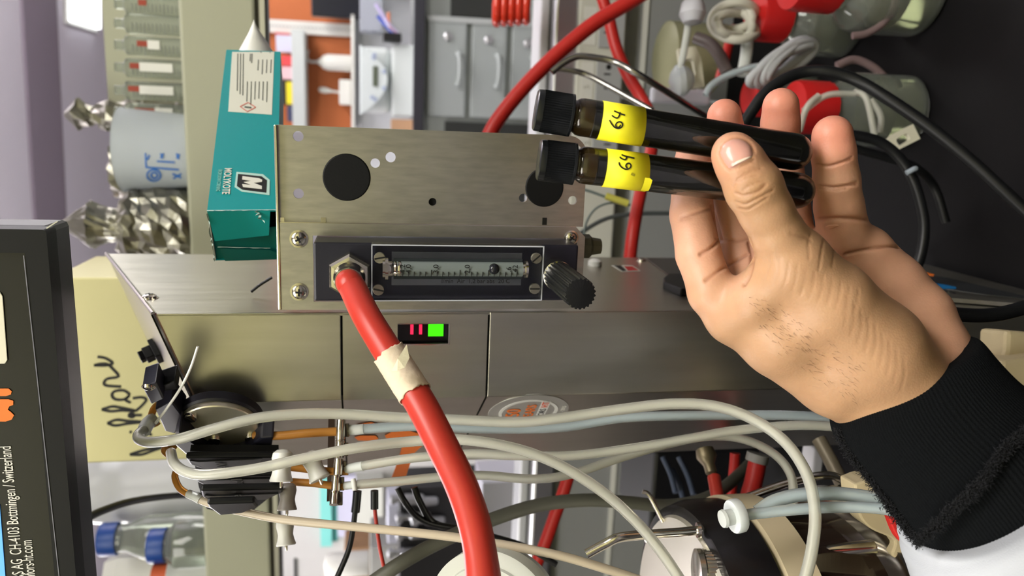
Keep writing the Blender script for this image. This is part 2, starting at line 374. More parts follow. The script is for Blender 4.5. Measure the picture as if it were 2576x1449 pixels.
# the counter top, dark edge
ct = thing('far_counter', 'white far counter top with dark front edge', 'counter', L(0.6, 2.6, zc))
box('top', fq, A(1000), A(-300), zc, zc + 0.02, -0.46, 0.0, cab_w, ct)
box('front_edge', fq, A(1000), A(-300), zc - 0.002, zc + 0.034, 0.0, 0.02, mat('edge_dark', S(52, 52, 58), 0.3), ct, bevel=0.003)
# orange pin board and metal rails
ob = plane(3.12); OA = lambda py: ob.px(780, py)[0]; OZ = lambda px: ob.px(px, 150)[1]
bd = thing('orange_back_panel', 'orange wall panel behind the balance with white rail', 'panel', L(0.6, 3.12, zc))
box('board', ob, OA(330), OA(-200), zc + 0.02, OZ(600), -0.03, 0, mat('orange_panel', S(178, 98, 50), 0.6, noise=0.05, nscale=6), bd)
rl = box('rail', ob, OA(88), OA(56), zc + 0.02, OZ(600), 0, 0.02, white_p, bd)
for k in range(24):
    zz = OZ(676 + 9 * k); box('slot', ob, OA(74), OA(69), zz - 0.004, zz + 0.004, 0.02, 0.021, grey_p, rl)
box('back_splash', ob, OA(700), OA(-300), zc + 0.02, OZ(884), 0.0, 0.03, mat('splash', S(200, 202, 206), 0.3), bd)
box('cross_shelf', ob, OA(330), OA(86), OZ(774), OZ(742), 0, 0.14, mat('shelf_paint', S(196, 202, 200), 0.45), bd, bevel=0.003)
# left part of the far side
lw = thing('far_wall_unit', 'pale grey far wall unit under the left shelf end', 'unit', L(-0.9, 3.3, -1.44))
g2 = plane(3.3); LA = lambda py: g2.px(900, py)[0]; LZ = lambda px: g2.px(px, 1340)[1]
box('body', g2, LA(1750), LA(1130), -1.44, LZ(640), -0.3, 0, mat('unit_grey', S(188, 188, 184), 0.5), lw)
box('teal_stripe', g2, LA(1356), LA(1190), LZ(836), LZ(808), 0, 0.05, mat('teal_edge', S(120, 196, 188), 0.4), lw)
box('dark_teal_edge', g2, LA(1350), LA(1190), LZ(850), LZ(836), 0, 0.03, mat('dark_teal', S(64, 132, 128), 0.4), lw)
box('lilac_panel', g2, LA(1340), LA(1190), LZ(896), LZ(850), 0, 0.03, mat('lilac_panel', S(186, 186, 206), 0.5), lw)
box('tall_post', g2, LA(1700), LA(1190), LZ(962), LZ(896), 0, 0.09, mat('post_grey', S(196, 198, 190), 0.5), lw)
box('dark_strip', g2, LA(1600), LA(1395), LZ(745), LZ(738), 0, 0.01, dk, lw)  # thin dark strip laid on the unit front
# ------------------------------------------------------------------ bioreactor tower
CF = 0.466
FF = plane(CF)
tw = thing('bioreactor_tower', 'brushed steel instrument tower behind the flow meter bracket', 'instrument', L(0, CF, ZB))
def ln(p, q, x): return p[1] + (q[1] - p[1]) * (x - p[0]) / (q[0] - p[0])
a0 = FF.px(1000, 786)[0]; aB = FF.px(1200, 998)[0]                   # near edge, bend
ztop0 = FF.px(386, 795)[1]; ztopB = FF.px(493, 1036)[1]
zs1 = FF.px(860, 880)[1]; zs2 = FF.px(1227, 880)[1]; zbase = ZB + 0.012
gap = 0.0006
slope = (ztopB - ztop0) / (aB - a0)
prism('upper_panel', FF, [(a0, ztop0), (a0, zs1 + gap), (aB, zs1 + gap), (aB, ztopB)], -0.002, 0, steel, tw, bevel=0.0005)
# middle panel with display window
dz0 = FF.px(1128, 840)[1]; dz1 = FF.px(1000, 840)[1]; da0 = FF.px(1064, 865)[0]; da1 = FF.px(1064, 815)[0]
plate('middle_panel', FF, [(a0, zs1 - gap), (aB, zs1 - gap), (aB, zs2 + gap), (a0, zs2 + gap)], [[(da0, dz0), (da1, dz0), (da1, dz1), (da0, dz1)]], 0.002, steel, tw)
prism('lower_panel', FF, [(a0, zs2 - gap), (a0, zbase), (aB, zbase), (aB, zs2 - gap)], -0.002, 0.0006, steel, tw, bevel=0.0005)
box('seam_backing', FF, aB + 0.001, a0 - 0.001, zbase, min(ztop0, ztopB) - 0.004, -0.009, -0.0062, ink, tw)
# display
dsp = box('display', FF, da0, da1, dz0, dz1, -0.006, -0.004, blk_g, tw)
def glow(name, px0, px1, py0, py1, m_):
    x0, y0 = FF.px(px0, py1); x1, y1 = FF.px(px1, py0); box(name, FF, x0, x1, y1, y0, -0.004, -0.0035, m_, dsp)
glow('green_lamp', 1078, 1117, 817, 850, mat('green_lamp', S(70, 255, 10), 0.4, emit=0.9))
rl_ = mat('red_lamp', S(255, 40, 90), 0.4, emit=0.9)
glow('red_lamp', 1033, 1041, 820, 845, rl_); glow('red_lamp', 1055, 1063, 820, 845, rl_)
for (x0, x1, y0, y1) in ((da0 - 0.0009, da0, dz0, dz1), (da1, da1 + 0.0004, dz0, dz1), (da0 - 0.0009, da1, dz0 - 0.0009, dz0)):
    box('window_rim', FF, x0, x1, y0, y1, -0.001, 0.0004, chrome, tw)
# left face, bent back by 46 degrees
PH = math.radians(46)
LD = (-AX * math.cos(PH) + NR * math.sin(PH))
LFr = Fr(FF(aB, 0, 0), -LD, UP)                                       # a negative towards the left
wl = 0.118
def lface(p): q = LFr.px(*p); return q
prism('left_panel', LFr, [(0, ztopB), (0, zs1 + gap), (-wl, zs1 + gap), (-wl, ztopB - 0.03)], -0.002, 0, steel, tw)
prism('left_panel', LFr, [(0, zs1 - gap), (0, zs2 + gap), (-wl, zs2 + 0.01), (-wl, zs1 - gap)], -0.002, 0, steel, tw)
prism('left_panel', LFr, [(0, zs2 - gap), (0, zbase), (-wl, zbase), (-wl, zs2 + 0.009)], -0.002, 0.0004, steel, tw)
# right face going back
RD = 0.245
RFr = Fr(FF(a0, 0, 0), NR, UP)                                        # a = how far back; z outwards to the right
ztopR = RFr.px(238, 652)[1]; aR = RFr.px(700, 641)[0]
RD = aR
R0 = [(0, ztop0), (RD, ztopR), (RD, zbase), (0, zbase)]
prism('right_panel', RFr, R0, -0.002, 0, steel, tw, bevel=0.0005)
# sloping top and rear
tp = [FF(a0, ztop0, 0), FF(aB, ztopB, 0), RFr(RD, ztopR, 0)]
tn = (tp[1] - tp[0]).cross(tp[2] - tp[0]).normalized(); tn = tn if tn.z > 0 else -tn
def on_top(px, py): return hit(px, py, tp[0], tn)
def top_at(s, t):
    p = L(s, t, 0); return p + UP * ((tp[0] - p).dot(tn) / tn.z)
ls = st(LFr(-wl, 0, 0)); rs = st(RFr(RD, 0, 0))
q4 = top_at(ls[0] + 0.01, ls[1]); q5 = top_at(rs[0] - 0.16, rs[1])
tv = [tp[0], tp[1], q4, q5, tp[2]]
mk('sloping_top', [p for p in tv] + [p - tn * 0.002 for p in tv], [(0, 1, 2, 3, 4), (9, 8, 7, 6, 5)] + [(i, (i + 1) % 5, 5 + (i + 1) % 5, 5 + i) for i in range(5)], steel, tw, bevel=0.0006)
sweep('top_edge', [tp[0], (tp[0] + tp[1]) / 2, tp[1]], 0.0016, chrome, tw, 8, 3)
sweep('top_edge', [tp[0], (tp[0] + tp[2]) / 2, tp[2]], 0.0014, chrome, tw, 8, 3)
bk = [L(ls[0], ls[1], 0), L(rs[0], rs[1], 0)]
mk('rear_panel', [V(bk[0].x, bk[0].y, CAM.z + zbase), V(bk[1].x, bk[1].y, CAM.z + zbase), V(bk[1].x, bk[1].y, CAM.z + ztopR - 0.02), V(bk[0].x, bk[0].y, CAM.z + zs1)], [(0, 1, 2, 3)], steel, tw)
# switch on the sloping top
so_ = on_top(398, 880); TF = Fr(so_, LD * -1, tn.cross(LD * -1))
sw = box('rocker_switch', TF, -.006, .006, -.008, .008, 0, .004, blk, tw, bevel=.0006)
box('rocker', TF, -.004, .004, -.005, .005, .004, .010, blk, sw, bevel=.0006); box('rocker_tip', TF, -.002, .003, -.004, .004, .010, .0135, blk_g, sw, bevel=.0005)
# screw on right face and its fittings
def screw(name, fr, a, b, r, m_, parent, cross=True, z=0, ang=0.3, slot=False):
    h = lathe(name, fr(a, b, z), fr.z, [(r * 1.25, 0), (r * 1.25, r * 0.08), (r, r * 0.1), (r * 0.95, r * 0.35), (r * 0.7, r * 0.55), (r * 0.001, r * 0.62)] if not slot else [(r, 0), (r, r * 0.5), (r * 0.93, r * 0.6), (r * 0.001, r * 0.6)], m_, parent, 24)
    for k in range(1 if slot else 2):
        t = ang + k * math.pi / 2; f = Fr(fr(a, b, z + (r * 0.52 if slot else r * 0.5)), fr.x * math.cos(t) + fr.y * math.sin(t), fr.y * math.cos(t) - fr.x * math.sin(t))
        box('slot', f, -r * (0.92 if slot else 0.5), r * (0.92 if slot else 0.5), -r * 0.14, r * 0.14, 0, r * 0.14, ink, h)
    return h
a, b = RFr.px(376, 750); screw('screw', RFr, a, b, 0.0045, chrome, tw)
a, b = RFr.px(1614, 656); screw('screw', RFr, a, b, 0.004, chrome, tw)
pprism('warning_label', RFr, [(1538, 668), (1590, 668), (1612, 682), (1565, 684)], 0, 0.0003, mat('label_pale', S(196, 196, 186), 0.5), tw)
pprism('arrow_mark', RFr, [(1570, 671), (1590, 671), (1606, 681), (1580, 682)], 0.0003, 0.0005, mat('label_red', S(176, 36, 34), 0.5), tw)
pprism('arrow_tail', RFr, [(1545, 669), (1562, 669), (1576, 682), (1566, 683)], 0.0003, 0.0005, ink, tw)
pprism('access_plate', RFr, [(1625, 652), (1760, 652), (1760, 700), (1690, 702)], 0, 0.0012, mat('dark_steel', S(110, 104, 100), 0.35, 1.0), tw, bevel=0.0004)
pprism('cable_clip', RFr, [(1667, 718), (1680, 706), (1765, 706), (1765, 746), (1712, 746), (1668, 728)], 0, 0.006, blk, tw, bevel=0.001)
pprism('base_rim', RFr, [(2330, 744), (2560, 770), (2552, 776), (2330, 758)], 0.001, 0.004, steel_pl, tw)
pprism('rating_label', RFr, [(2340, 694), (2385, 700), (2576, 745), (2576, 752), (2480, 742), (2340, 722)], 0, 0.0004, mat('dark_label', S(46, 48, 50), 0.35), tw)
pprism('blue_field', RFr, [(2345, 712), (2405, 724), (2405, 728), (2345, 728)], 0.0004, 0.0007, mat('blue_print', S(24, 116, 180), 0.4), tw)
pprism('orange_field', RFr, [(2325, 686), (2350, 692), (2348, 696), (2325, 692)], 0.0004, 0.0007, orange, tw)
a, b = RFr.px(2392, 742); screw('screw', RFr, a, b, 0.004, chrome, tw)
lathe('hinge_pin', RFr(*RFr.px(1496, 668), 0), RFr.z, [(0.006, 0), (0.006, 0.004), (0.003, 0.006), (0, 0.006)], white_p, tw, 16)
# round anniversary sticker on the left face
ca, cb = LFr.px(1326, 1040); 
def ring2(fr, cx, cy, rx, ry, n=48): return [(cx + rx * math.cos(2 * math.pi * i / n), cy + ry * math.sin(2 * math.pi * i / n)) for i in range(n)]
RS = 0.0275; ca = LFr.px(1326, 992)[0] - RS
sk = prism('anniversary_sticker', LFr, ring2(LFr, ca, cb, RS, RS), 0.0004, 0.0008, mat('sticker_silver', S(188, 188, 182), 0.35, 0.6), tw)
plate('sticker_ring', LFr, circle(ca, cb, RS, 48), [circle(ca, cb, RS * 0.95, 48)], 0.0003, white_p, sk)
plate('sticker_ring', Fr(LFr(0, 0, 0.0011), LFr.x, LFr.y), circle(ca, cb, RS * 0.74, 48), [circle(ca, cb, RS * 0.66, 48)], 0.0003, white_p, sk)
for s_, dx, dy, sz, m_ in (('50', 0, 0.010, 0.014, orange), ('YEARS', 0, -0.001, 0.0095, orange)):
    text('sticker_text', s_, sz, LFr, ca + dx, cb + dy, m_, sk, z=0.0012, sx=0.95)
box('sticker_band', LFr, ca - RS * 0.62, ca + RS * 0.62, cb - 0.0125, cb - 0.0065, 0.0008, 0.0011, white_p, sk)
text('sticker_text', 'INFORS', 0.0062, LFr, ca - 0.0045, cb - 0.0095, mat('print_grey', S(80, 80, 80), 0.5), sk, z=0.0013)
text('sticker_text', 'HT', 0.0066, LFr, ca + 0.0125, cb - 0.0095, mat('print_redorange', S(226, 80, 30), 0.5), sk, z=0.0013)
text('sticker_text', '1965 - 2015', 0.004, LFr, ca, cb - 0.0235, white_ink, sk, z=0.0013)
# orange maker's mark on the left face (letters h t)
def lpoly(pxs, m_, z=0.0006): return pprism('makers_mark', LFr, pxs, 0.0004, z, m_, tw)
lpoly([(892, 1072), (900, 1066), (935, 1060), (952, 1066), (950, 1074), (905, 1078)], orange)
lpoly([(892, 1098), (905, 1094), (945, 1094), (952, 1101), (945, 1107), (900, 1106)], orange)
lpoly([(968, 1094), (985, 1085), (1030, 1082), (1058, 1090), (1068, 1108), (1062, 1120), (1040, 1140), (1030, 1170), (1020, 1200), (985, 1200), (1000, 1160), (1012, 1120), (1005, 1106), (975, 1106)], orange)
# ------------------------------------------------------------------ bracket
CB = 0.452
BF = plane(CB)
br = thing('flowmeter_bracket', 'stainless bracket plate with round holes carrying the flow meter', 'bracket', L(0, CB, -0.1))
bA = lambda py, px=1080: BF.px(px, py)[0]
bZ = lambda px, py=560: BF.px(px, py)[1]
zT = bZ(699); zBt = bZ(1474)
aL = bA(778); aF = bA(566); aRt = bA(328)
def hole(px, py, rpx):
    x, y = BF.px(px, py); return circle(x, y, rpx * CB / FPX * 1.0, 24)
# front half with cut-out
cut = [(bA(758), bZ(1456)), (bA(596), bZ(1456)), (bA(596), bZ(786)), (bA(758), bZ(786))]
outer = [(aL, zT), (aL, zBt + 0.004), (aL + 0.004, zBt), (aF - 0.006, zBt), (aF, zBt + 0.006), (aF, zT)]
plate('face_plate', BF, outer, [cut], 0.002, steel_pl, br)
r = 0.012
wing = [(aF, zT - 0.0005), (aF, zBt + 0.001)] + [(aRt - r + r * math.sin(t), zBt + 0.001 + r - r * math.cos(t)) for t in [i * math.pi / 16 for i in range(9)]] + [(aRt, zT)]
hl = [hole(749, 343, 12.5), hole(750, 488, 12.5), hole(983, 396, 12.5), hole(944, 411, 11.5), hole(1089, 509, 10), hole(1318, 499, 11), hole(1443, 505, 11.5), hole(1455, 378, 12), hole(872, 447, 55), hole(1372, 472, 48)]
WFr = Fr(BF(0, 0, -0.0025), BF.x, BF.y)
plate('wing_plate', WFr, wing, hl, 0.002, steel_pl, br)
box('top_flange', BF, aL, aRt, zT - 0.001, zT + 0.001, -0.028, 0.0005, chrome, br, bevel=0.0006)
box('bend_line', BF, aF - 0.0004, aF + 0.0004, zBt + 0.006, zT, -0.0025, -0.0004, chrome, br)
for px in (708, 813, 1372):
    x, y = BF.px(px, 558); box('relief_notch', BF, x - 0.0022, x + 0.0022, y - 0.0014, y + 0.0014, -0.0026, -0.002, ink if px > 1300 else chrome, br)
box('mounting_flange', BF, aL, aL + 0.0018, zBt + 0.004, zT, -0.03, -0.002, steel_pl, br)
for px, py in ((872, 447), (1372, 472)):
    x, y = BF.px(px, py); lathe('grommet_plug', BF(x, y, -0.006), BF.z, [(0.0135 if px < 1000 else 0.0118, 0), (0.0135 if px < 1000 else 0.0118, 0.0035), (0.0128 if px < 1000 else 0.0111, 0.0042), (0, 0.0042)], blk_m, br, 40)
x, y = BF.px(1089, 509); lathe('stud', BF(x, y, -0.008), BF.z, [(0.003, 0), (0.003, 0.004), (0, 0.004)], blk_m, br, 16)
for i, (px, py) in enumerate(((752, 601), (753, 734), (1437, 598))):
    x, y = BF.px(px, py); screw('screw', BF, x, y, 0.0042 if i < 2 else 0.0036, chrome, br, ang=0.5 + i)
# ------------------------------------------------------------------ flow meter
fm = thing('flow_meter', 'black flow meter with clear front tube and knob', 'flow meter', L(0, CB - 0.02, -0.12))
PR = 0.022
G1 = plane(CB - PR)
fa = lambda py, px=1080: G1.px(px, py)[0]
fz = lambda px, py=690: G1.px(px, py)[1]
box('body', G1, fa(757), fa(613), fz(1452), fz(789), -PR - 0.012, 0, anod, fm, bevel=0.0012)
CT = 0.011
G2 = plane(CB - PR - CT)
ga = lambda py, px=1150: G2.px(px, py)[0]
gz = lambda px, py=690: G2.px(px, py)[1]
x0, x1, y0, y1 = ga(757), ga(617), gz(1366), gz(934)
box('recess_plate', G1, G1.px(1150, 716)[0], G1.px(1150, 634)[0], fz(1310), fz(985), 0.0, 0.0006, mat('recess_grey', S(104, 106, 112), 0.3, 0.4), fm)
cv = box('clear_cover', G2, x0, x1, y0, y1, -CT + 0.0009, 0, acryl, fm, bevel=0.0008)
for (aa, bb, cc, dd) in ((x0, x1, y1 - 0.0006, y1), (x0, x1, y0, y0 + 0.0006), (x0, x0 + 0.0006, y0, y1), (x1 - 0.0006, x1, y0, y1)):
    box('polished_edge', G2, aa, bb, cc, dd, -0.0006, 0.0003, mat('edge_frost', S(196, 200, 210), 0.4), cv)
for i, (px, py) in enumerate(((955, 648), (952, 728), (1348, 649), (1344, 725))):
    x, y = G2.px(px, py); screw('cover_screw', G2, x, y, 0.0031, mat('nickel', S(176, 172, 158), 0.35, 1.0), fm, slot=True, ang=(1.75, 0.35 + 1.0, 2.3, 0.02 + 1.55)[i])
# sight tube, on the cover face so that it reads through clean
x, y = G2.px(1150, 676); TR = 0.0042
ytop, ybot = gz(990), gz(1312)
stt = thing  # keep name free
tb = lathe('sight_tube', G2(x, ybot, 0.0010), UP, [(TR, 0), (TR, ytop - ybot)], mat('tube_glass', S(122, 132, 130), 0.08, coat=0.5), fm, 24)
box('tube_groove', G2, x - TR - 0.0014, x + TR + 0.0014, ybot, ytop, -0.0006, 0.0012, mat('groove_dark', S(46, 52, 54), 0.2), fm)
TFr = Fr(G2(x, 0, 0.0010 + TR), G2.x, G2.y)
for s_, px in (('4,2', 1012), ('4,0', 1027), ('3,0', 1095), ('2,0', 1173), (',6', 1276), (',42', 1292)):
    yy = G2.px(px, 676)[1]; text('scale_number', s_, 0.0042, TFr, 0.0008, yy, ink, tb, z=0.0003)
for k in range(21):
    yy = G2.px(1012 + 14.2 * k, 690)[1]; box('tick', TFr, -0.0034, -0.0008 if k % 5 else 0.0003, yy - 0.00014, yy + 0.00014, -0.0006, 0.0003, ink, tb)
yy = G2.px(1110, 690)[1]
text('scale_caption', 'l/min  Air  1,2 bar abs  20 C', 0.0034, Fr(G2(x - TR - 0.0026, yy, 0.0012), -UP, AX), 0, 0, ink, fm, align='LEFT', z=0.0002)
lathe('float_ball', G2(*G2.px(1240, 673), 0.0010 + TR - 0.001), UP, [(0.0031 * math.cos(t), 0.0031 * math.sin(t)) for t in [(-90 + 15 * i) * math.pi / 180 for i in range(13)]], mat('glass_ball', S(28, 30, 36), 0.08), fm, 24)
lathe('end_fitting', G2(x, ybot, 0.0012), -UP, [(0.0034, -0.003), (0.0034, 0.0015), (0.005, 0.0015), (0.005, 0.0028)], chrome, fm, 20)
lathe('end_fitting', G2(x, ytop, 0.0012), UP, [(0.0042, -0.004), (0.0044, -0.003), (0.004, -0.002), (0.0044, -0.001), (0.004, 0.0), (0.0044, 0.001), (0.0044, 0.003), (0.0062, 0.003), (0.0062, 0.0046), (0.005, 0.0046), (0.005, 0.006)], chrome, fm, 20)
# inlet nut
nx, ny = G1.px(880, 690)
nut = lathe('inlet_nut', G1(nx, ny, 0), G1.z, [(0.0126, 0), (0.0126, 0.006), (0.0112, 0.0078), (0.0094, 0.008)], mat('worn_nickel', S(216, 212, 198), 0.25, 1.0, bump=0.2, bscale=300), fm, 6, smooth=False)
lathe('hose_barb', G1(nx, ny, 0.006), G1.z, [(0.0084, 0), (0.0086, 0.004), (0.0074, 0.006), (0.0074, 0.016), (0.0, 0.016)], chrome, fm, 28)
# knob
kx, ky = G1.px(1392, 684); KL = 0.060
lathe('knob_collar', G1(kx, ky, 0), G1.z, [(0.0086, 0), (0.0086, 0.012), (0.007, 0.013)], mat('collar_nickel', S(200, 198, 190), 0.2, 1.0), fm, 28)
n_ = 22; vsk = []; fsk = []
for j, (rk_, h_) in enumerate(((0.0074, 0.009), (0.0080, 0.012), (0.0080, KL - 0.002), (0.0078, KL), (0.0060, KL + 0.0003), (0.0, KL + 0.0004))):
    for i in range(n_ * 4):
        t = 2 * math.pi * i / (n_ * 4); rr = rk_ * (1 + (0.045 * (1 if i % 4 < 2 else -1) if 0 < j < 4 else 0))
        vsk.append(G1(kx + rr * math.cos(t), ky + rr * math.sin(t), h_))
for j in range(5):
    for i in range(n_ * 4): k = (i + 1) % (n_ * 4); fsk.append((j * n_ * 4 + i, j * n_ * 4 + k, (j + 1) * n_ * 4 + k, (j + 1) * n_ * 4 + i))
mk('control_knob', vsk, fsk, mat('knob_black', S(20, 21, 23), 0.36, bump=0.05, bscale=500), fm, smooth='auto')
# cable gland behind the bracket
cg = lathe('cable_gland', BF(*BF.px(1478, 632), -0.02), -UP, [(0.006, -0.006), (0.008, -0.004), (0.008, 0.006), (0.006, 0.008), (0.005, 0.014), (0, 0.014)], mat('olive_gland', S(96, 94, 78), 0.5), br, 10, smooth=False)
# ------------------------------------------------------------------ hand as one continuous surface
def hand_mesh():
    # every joint: px, py, distance, radius in px
    K = FPX
    def J(px, py, d, r): 
        return np.array([(px - 1288) / K * d, (py - 724.5) / K * d, d, r * d / K])
    def chain(js, flat=None): return [(js[i], js[i + 1]) for i in range(len(js) - 1)]
    thumb = [J(1846, 388, .3385, 56), J(1862, 412, .338, 61), J(1896, 472, .3395, 71), J(1926, 530, .343, 66), J(1958, 592, .347, 66), J(1998, 660, .352, 84), J(2085, 765, .358, 108), J(2190, 880, .366, 128)]
    index = [J(1752, 345, .397, 42), J(1742, 425, .396, 49), J(1740, 540, .388, 54), J(1757, 640, .382, 56), J(1792, 738, .377, 57)]
    middle = [J(1822, 292, .386, 43), J(1824, 330, .389, 46), J(1830, 420, .398, 47), J(1846, 540, .400, 50), J(1872, 660, .394, 55)]
    ring = [J(1964, 267, .383, 45), J(1963, 310, .387, 47), J(1968, 400, .397, 48), J(1985, 520, .402, 50), J(2000, 640, .398, 56)]
    pinky = [J(2094, 341, .366, 50), J(2097, 385, .368, 53), J(2104, 455, .374, 56), J(2110, 520, .380, 59), J(2122, 590, .386, 64)]
    palm = [
        [J(1790, 738, .377, 57), J(1850, 790, .377, 72), J(1960, 850, .376, 98), J(2110, 930, .376, 120), J(2215, 985, .378, 116)],
        [J(1872, 668, .395, 62), J(1960, 760, .397, 84), J(2120, 880, .392, 110), J(2250, 960, .386, 112)],
        [J(2000, 650, .399, 62), J(2090, 740, .400, 84), J(2200, 850, .394, 100), J(2300, 930, .386, 106)],
        [J(2122, 600, .389, 62), J(2170, 640, .391, 72), J(2240, 720, .391, 82), J(2300, 800, .389, 92), J(2330, 880, .386, 96)],
        [J(2215, 985, .378, 116), J(2290, 1110, .370, 118), J(2380, 1260, .355, 120)],
        [J(2300, 930, .384, 106), J(2330, 900, .384, 98), J(2420, 1040, .374, 104), J(2500, 1180, .360, 110)],
        [J(1998, 660, .353, 78), J(1900, 760, .366, 74), J(1850, 790, .376, 66)],            # web between thumb and index
        [J(2085, 765, .360, 100), J(1980, 840, .368, 92)],
        [J(2190, 880, .366, 124), J(2260, 960, .370, 120)],
        [J(1900, 700, .385, 50), J(1990, 720, .392, 60), J(2110, 700, .394, 62)],
    ]
    allj = np.array(sum([thumb, index, middle, ring, pinky] + palm, []))
    lo = (allj[:, :3] - allj[:, 3:4]).min(0) - .004; hi = (allj[:, :3] + allj[:, 3:4]).max(0) + .004
    h = 0.00085
    nx, ny, nz = [int(math.ceil(v)) for v in (hi - lo) / h]
    X = (lo[0] + h * np.arange(nx, dtype=np.float32))[:, None, None]; Y = (lo[1] + h * np.arange(ny, dtype=np.float32))[None, :, None]; Zg = (lo[2] + h * np.arange(nz, dtype=np.float32))[None, None, :]
    def seg(a, b, P=None):
        x, y, z = P if P is not None else (X, Y, Zg)
        ba = (b - a)[:3]; L2 = float(ba @ ba)
        t = ((x - a[0]) * ba[0] + (y - a[1]) * ba[1] + (z - a[2]) * ba[2]) / L2
        t = np.clip(t, 0, 1).astype(np.float32)
        return np.sqrt((x - a[0] - t * ba[0]) ** 2 + (y - a[1] - t * ba[1]) ** 2 + (z - a[2] - t * ba[2]) ** 2) - (a[3] + t * (b[3] - a[3]))
    def smin(a, b, k):
        q = np.clip(0.5 + 0.5 * (b - a) / k, 0, 1); return b * (1 - q) + a * q - k * q * (1 - q)
    def field(P=None):
        ch = lambda js, k: __import__('functools').reduce(lambda u, v: smin(u, v, k), [seg(a, b, P) for a, b in chain(js)])
        pm = None
        for js in palm:
            f = ch(js, 0.003); pm = f if pm is None else smin(pm, f, 0.007)
        th = smin(ch(thumb, 0.0025), pm, 0.006)
        fs = [smin(ch(js, 0.0018), pm, 0.0035) for js in (index, middle, ring, pinky)]
        out = th
        for f in fs: out = np.minimum(out, f)
        return out
    D = field()
    # surface nets
    ins = D < 0
    c = np.zeros((nx - 1, ny - 1, nz - 1), np.int8)
    offs = [(i, j, k) for i in (0, 1) for j in (0, 1) for k in (0, 1)]
    for i, j, k in offs: c += ins[i:nx - 1 + i, j:ny - 1 + j, k:nz - 1 + k]
    act = (c > 0) & (c < 8); idx = np.argwhere(act); N = len(idx)
    vid = -np.ones(act.shape, np.int64); vid[act] = np.arange(N)
    acc = np.zeros((N, 3)); cnt = np.zeros(N)
    val = {o: D[idx[:, 0] + o[0], idx[:, 1] + o[1], idx[:, 2] + o[2]] for o in offs}
    for a in offs:
        for b in offs:
            if sum(abs(p - q) for p, q in zip(a, b)) == 1 and a < b:
                va, vb = val[a], val[b]; m_ = (va < 0) != (vb < 0); t = np.where(m_, va / np.where(va == vb, 1, va - vb), 0)
                for ax in range(3): acc[:, ax] += np.where(m_, a[ax] + t * (b[ax] - a[ax]), 0)
                cnt += m_
    vert = lo + h * (idx + acc / cnt[:, None])
    quads = []
    for ax in range(3):
        sl0 = [slice(1, -1)] * 3; sl1 = [slice(1, -1)] * 3; sl0[ax] = slice(0, -1); sl1[ax] = slice(1, None)
        A_ = ins[tuple(sl0)]; B_ = ins[tuple(sl1)]; e = np.argwhere(A_ != B_)
        base = e.copy(); o1, o2 = [(1, 2), (0, 2), (0, 1)][ax]
        for q in range(3):
            if q != ax: base[:, q] += 1
        def g(d1, d2):
            p = base.copy(); p[:, o1] -= d1; p[:, o2] -= d2; return vid[p[:, 0], p[:, 1], p[:, 2]]
        q = np.stack([g(0, 0), g(1, 0), g(1, 1), g(0, 1)], 1)
        fl = A_[tuple(e.T)]
        if ax == 1: fl = ~fl
        q[~fl] = q[~fl][:, ::-1]; quads.append(q)
    quads = np.concatenate(quads); quads = quads[(quads >= 0).all(1)]
    # relax
    ed = np.concatenate([quads[:, [0, 1]], quads[:, [1, 2]], quads[:, [2, 3]], quads[:, [3, 0]]])
    deg = np.bincount(ed.ravel(), minlength=N).astype(float)
    def lap(v):
        s = np.zeros_like(v)
        for a in range(v.shape[1]):
            s[:, a] = np.bincount(ed[:, 0], v[ed[:, 1], a], N) + np.bincount(ed[:, 1], v[ed[:, 0], a], N)
        return s / deg[:, None]
    for _ in range(6): vert += 0.5 * (lap(vert) - vert)
    def normals(v):
        n = np.zeros_like(v); f = np.cross(v[quads[:, 2]] - v[quads[:, 0]], v[quads[:, 3]] - v[quads[:, 1]])
        for k in range(4):
            for a in range(3): n[:, a] += np.bincount(quads[:, k], f[:, a], N)
        return n / (np.linalg.norm(n, axis=1, keepdims=True) + 1e-12)
    nrm = normals(vert)
    P = np.stack([1288 + K * vert[:, 0] / vert[:, 2], 724.5 + K * vert[:, 1] / vert[:, 2]], 1)
    face = -(nrm * vert).sum(1) / np.linalg.norm(vert, axis=1)              # > 0 towards viewer
    if face.mean() < -0.2: nrm = -nrm; face = -face
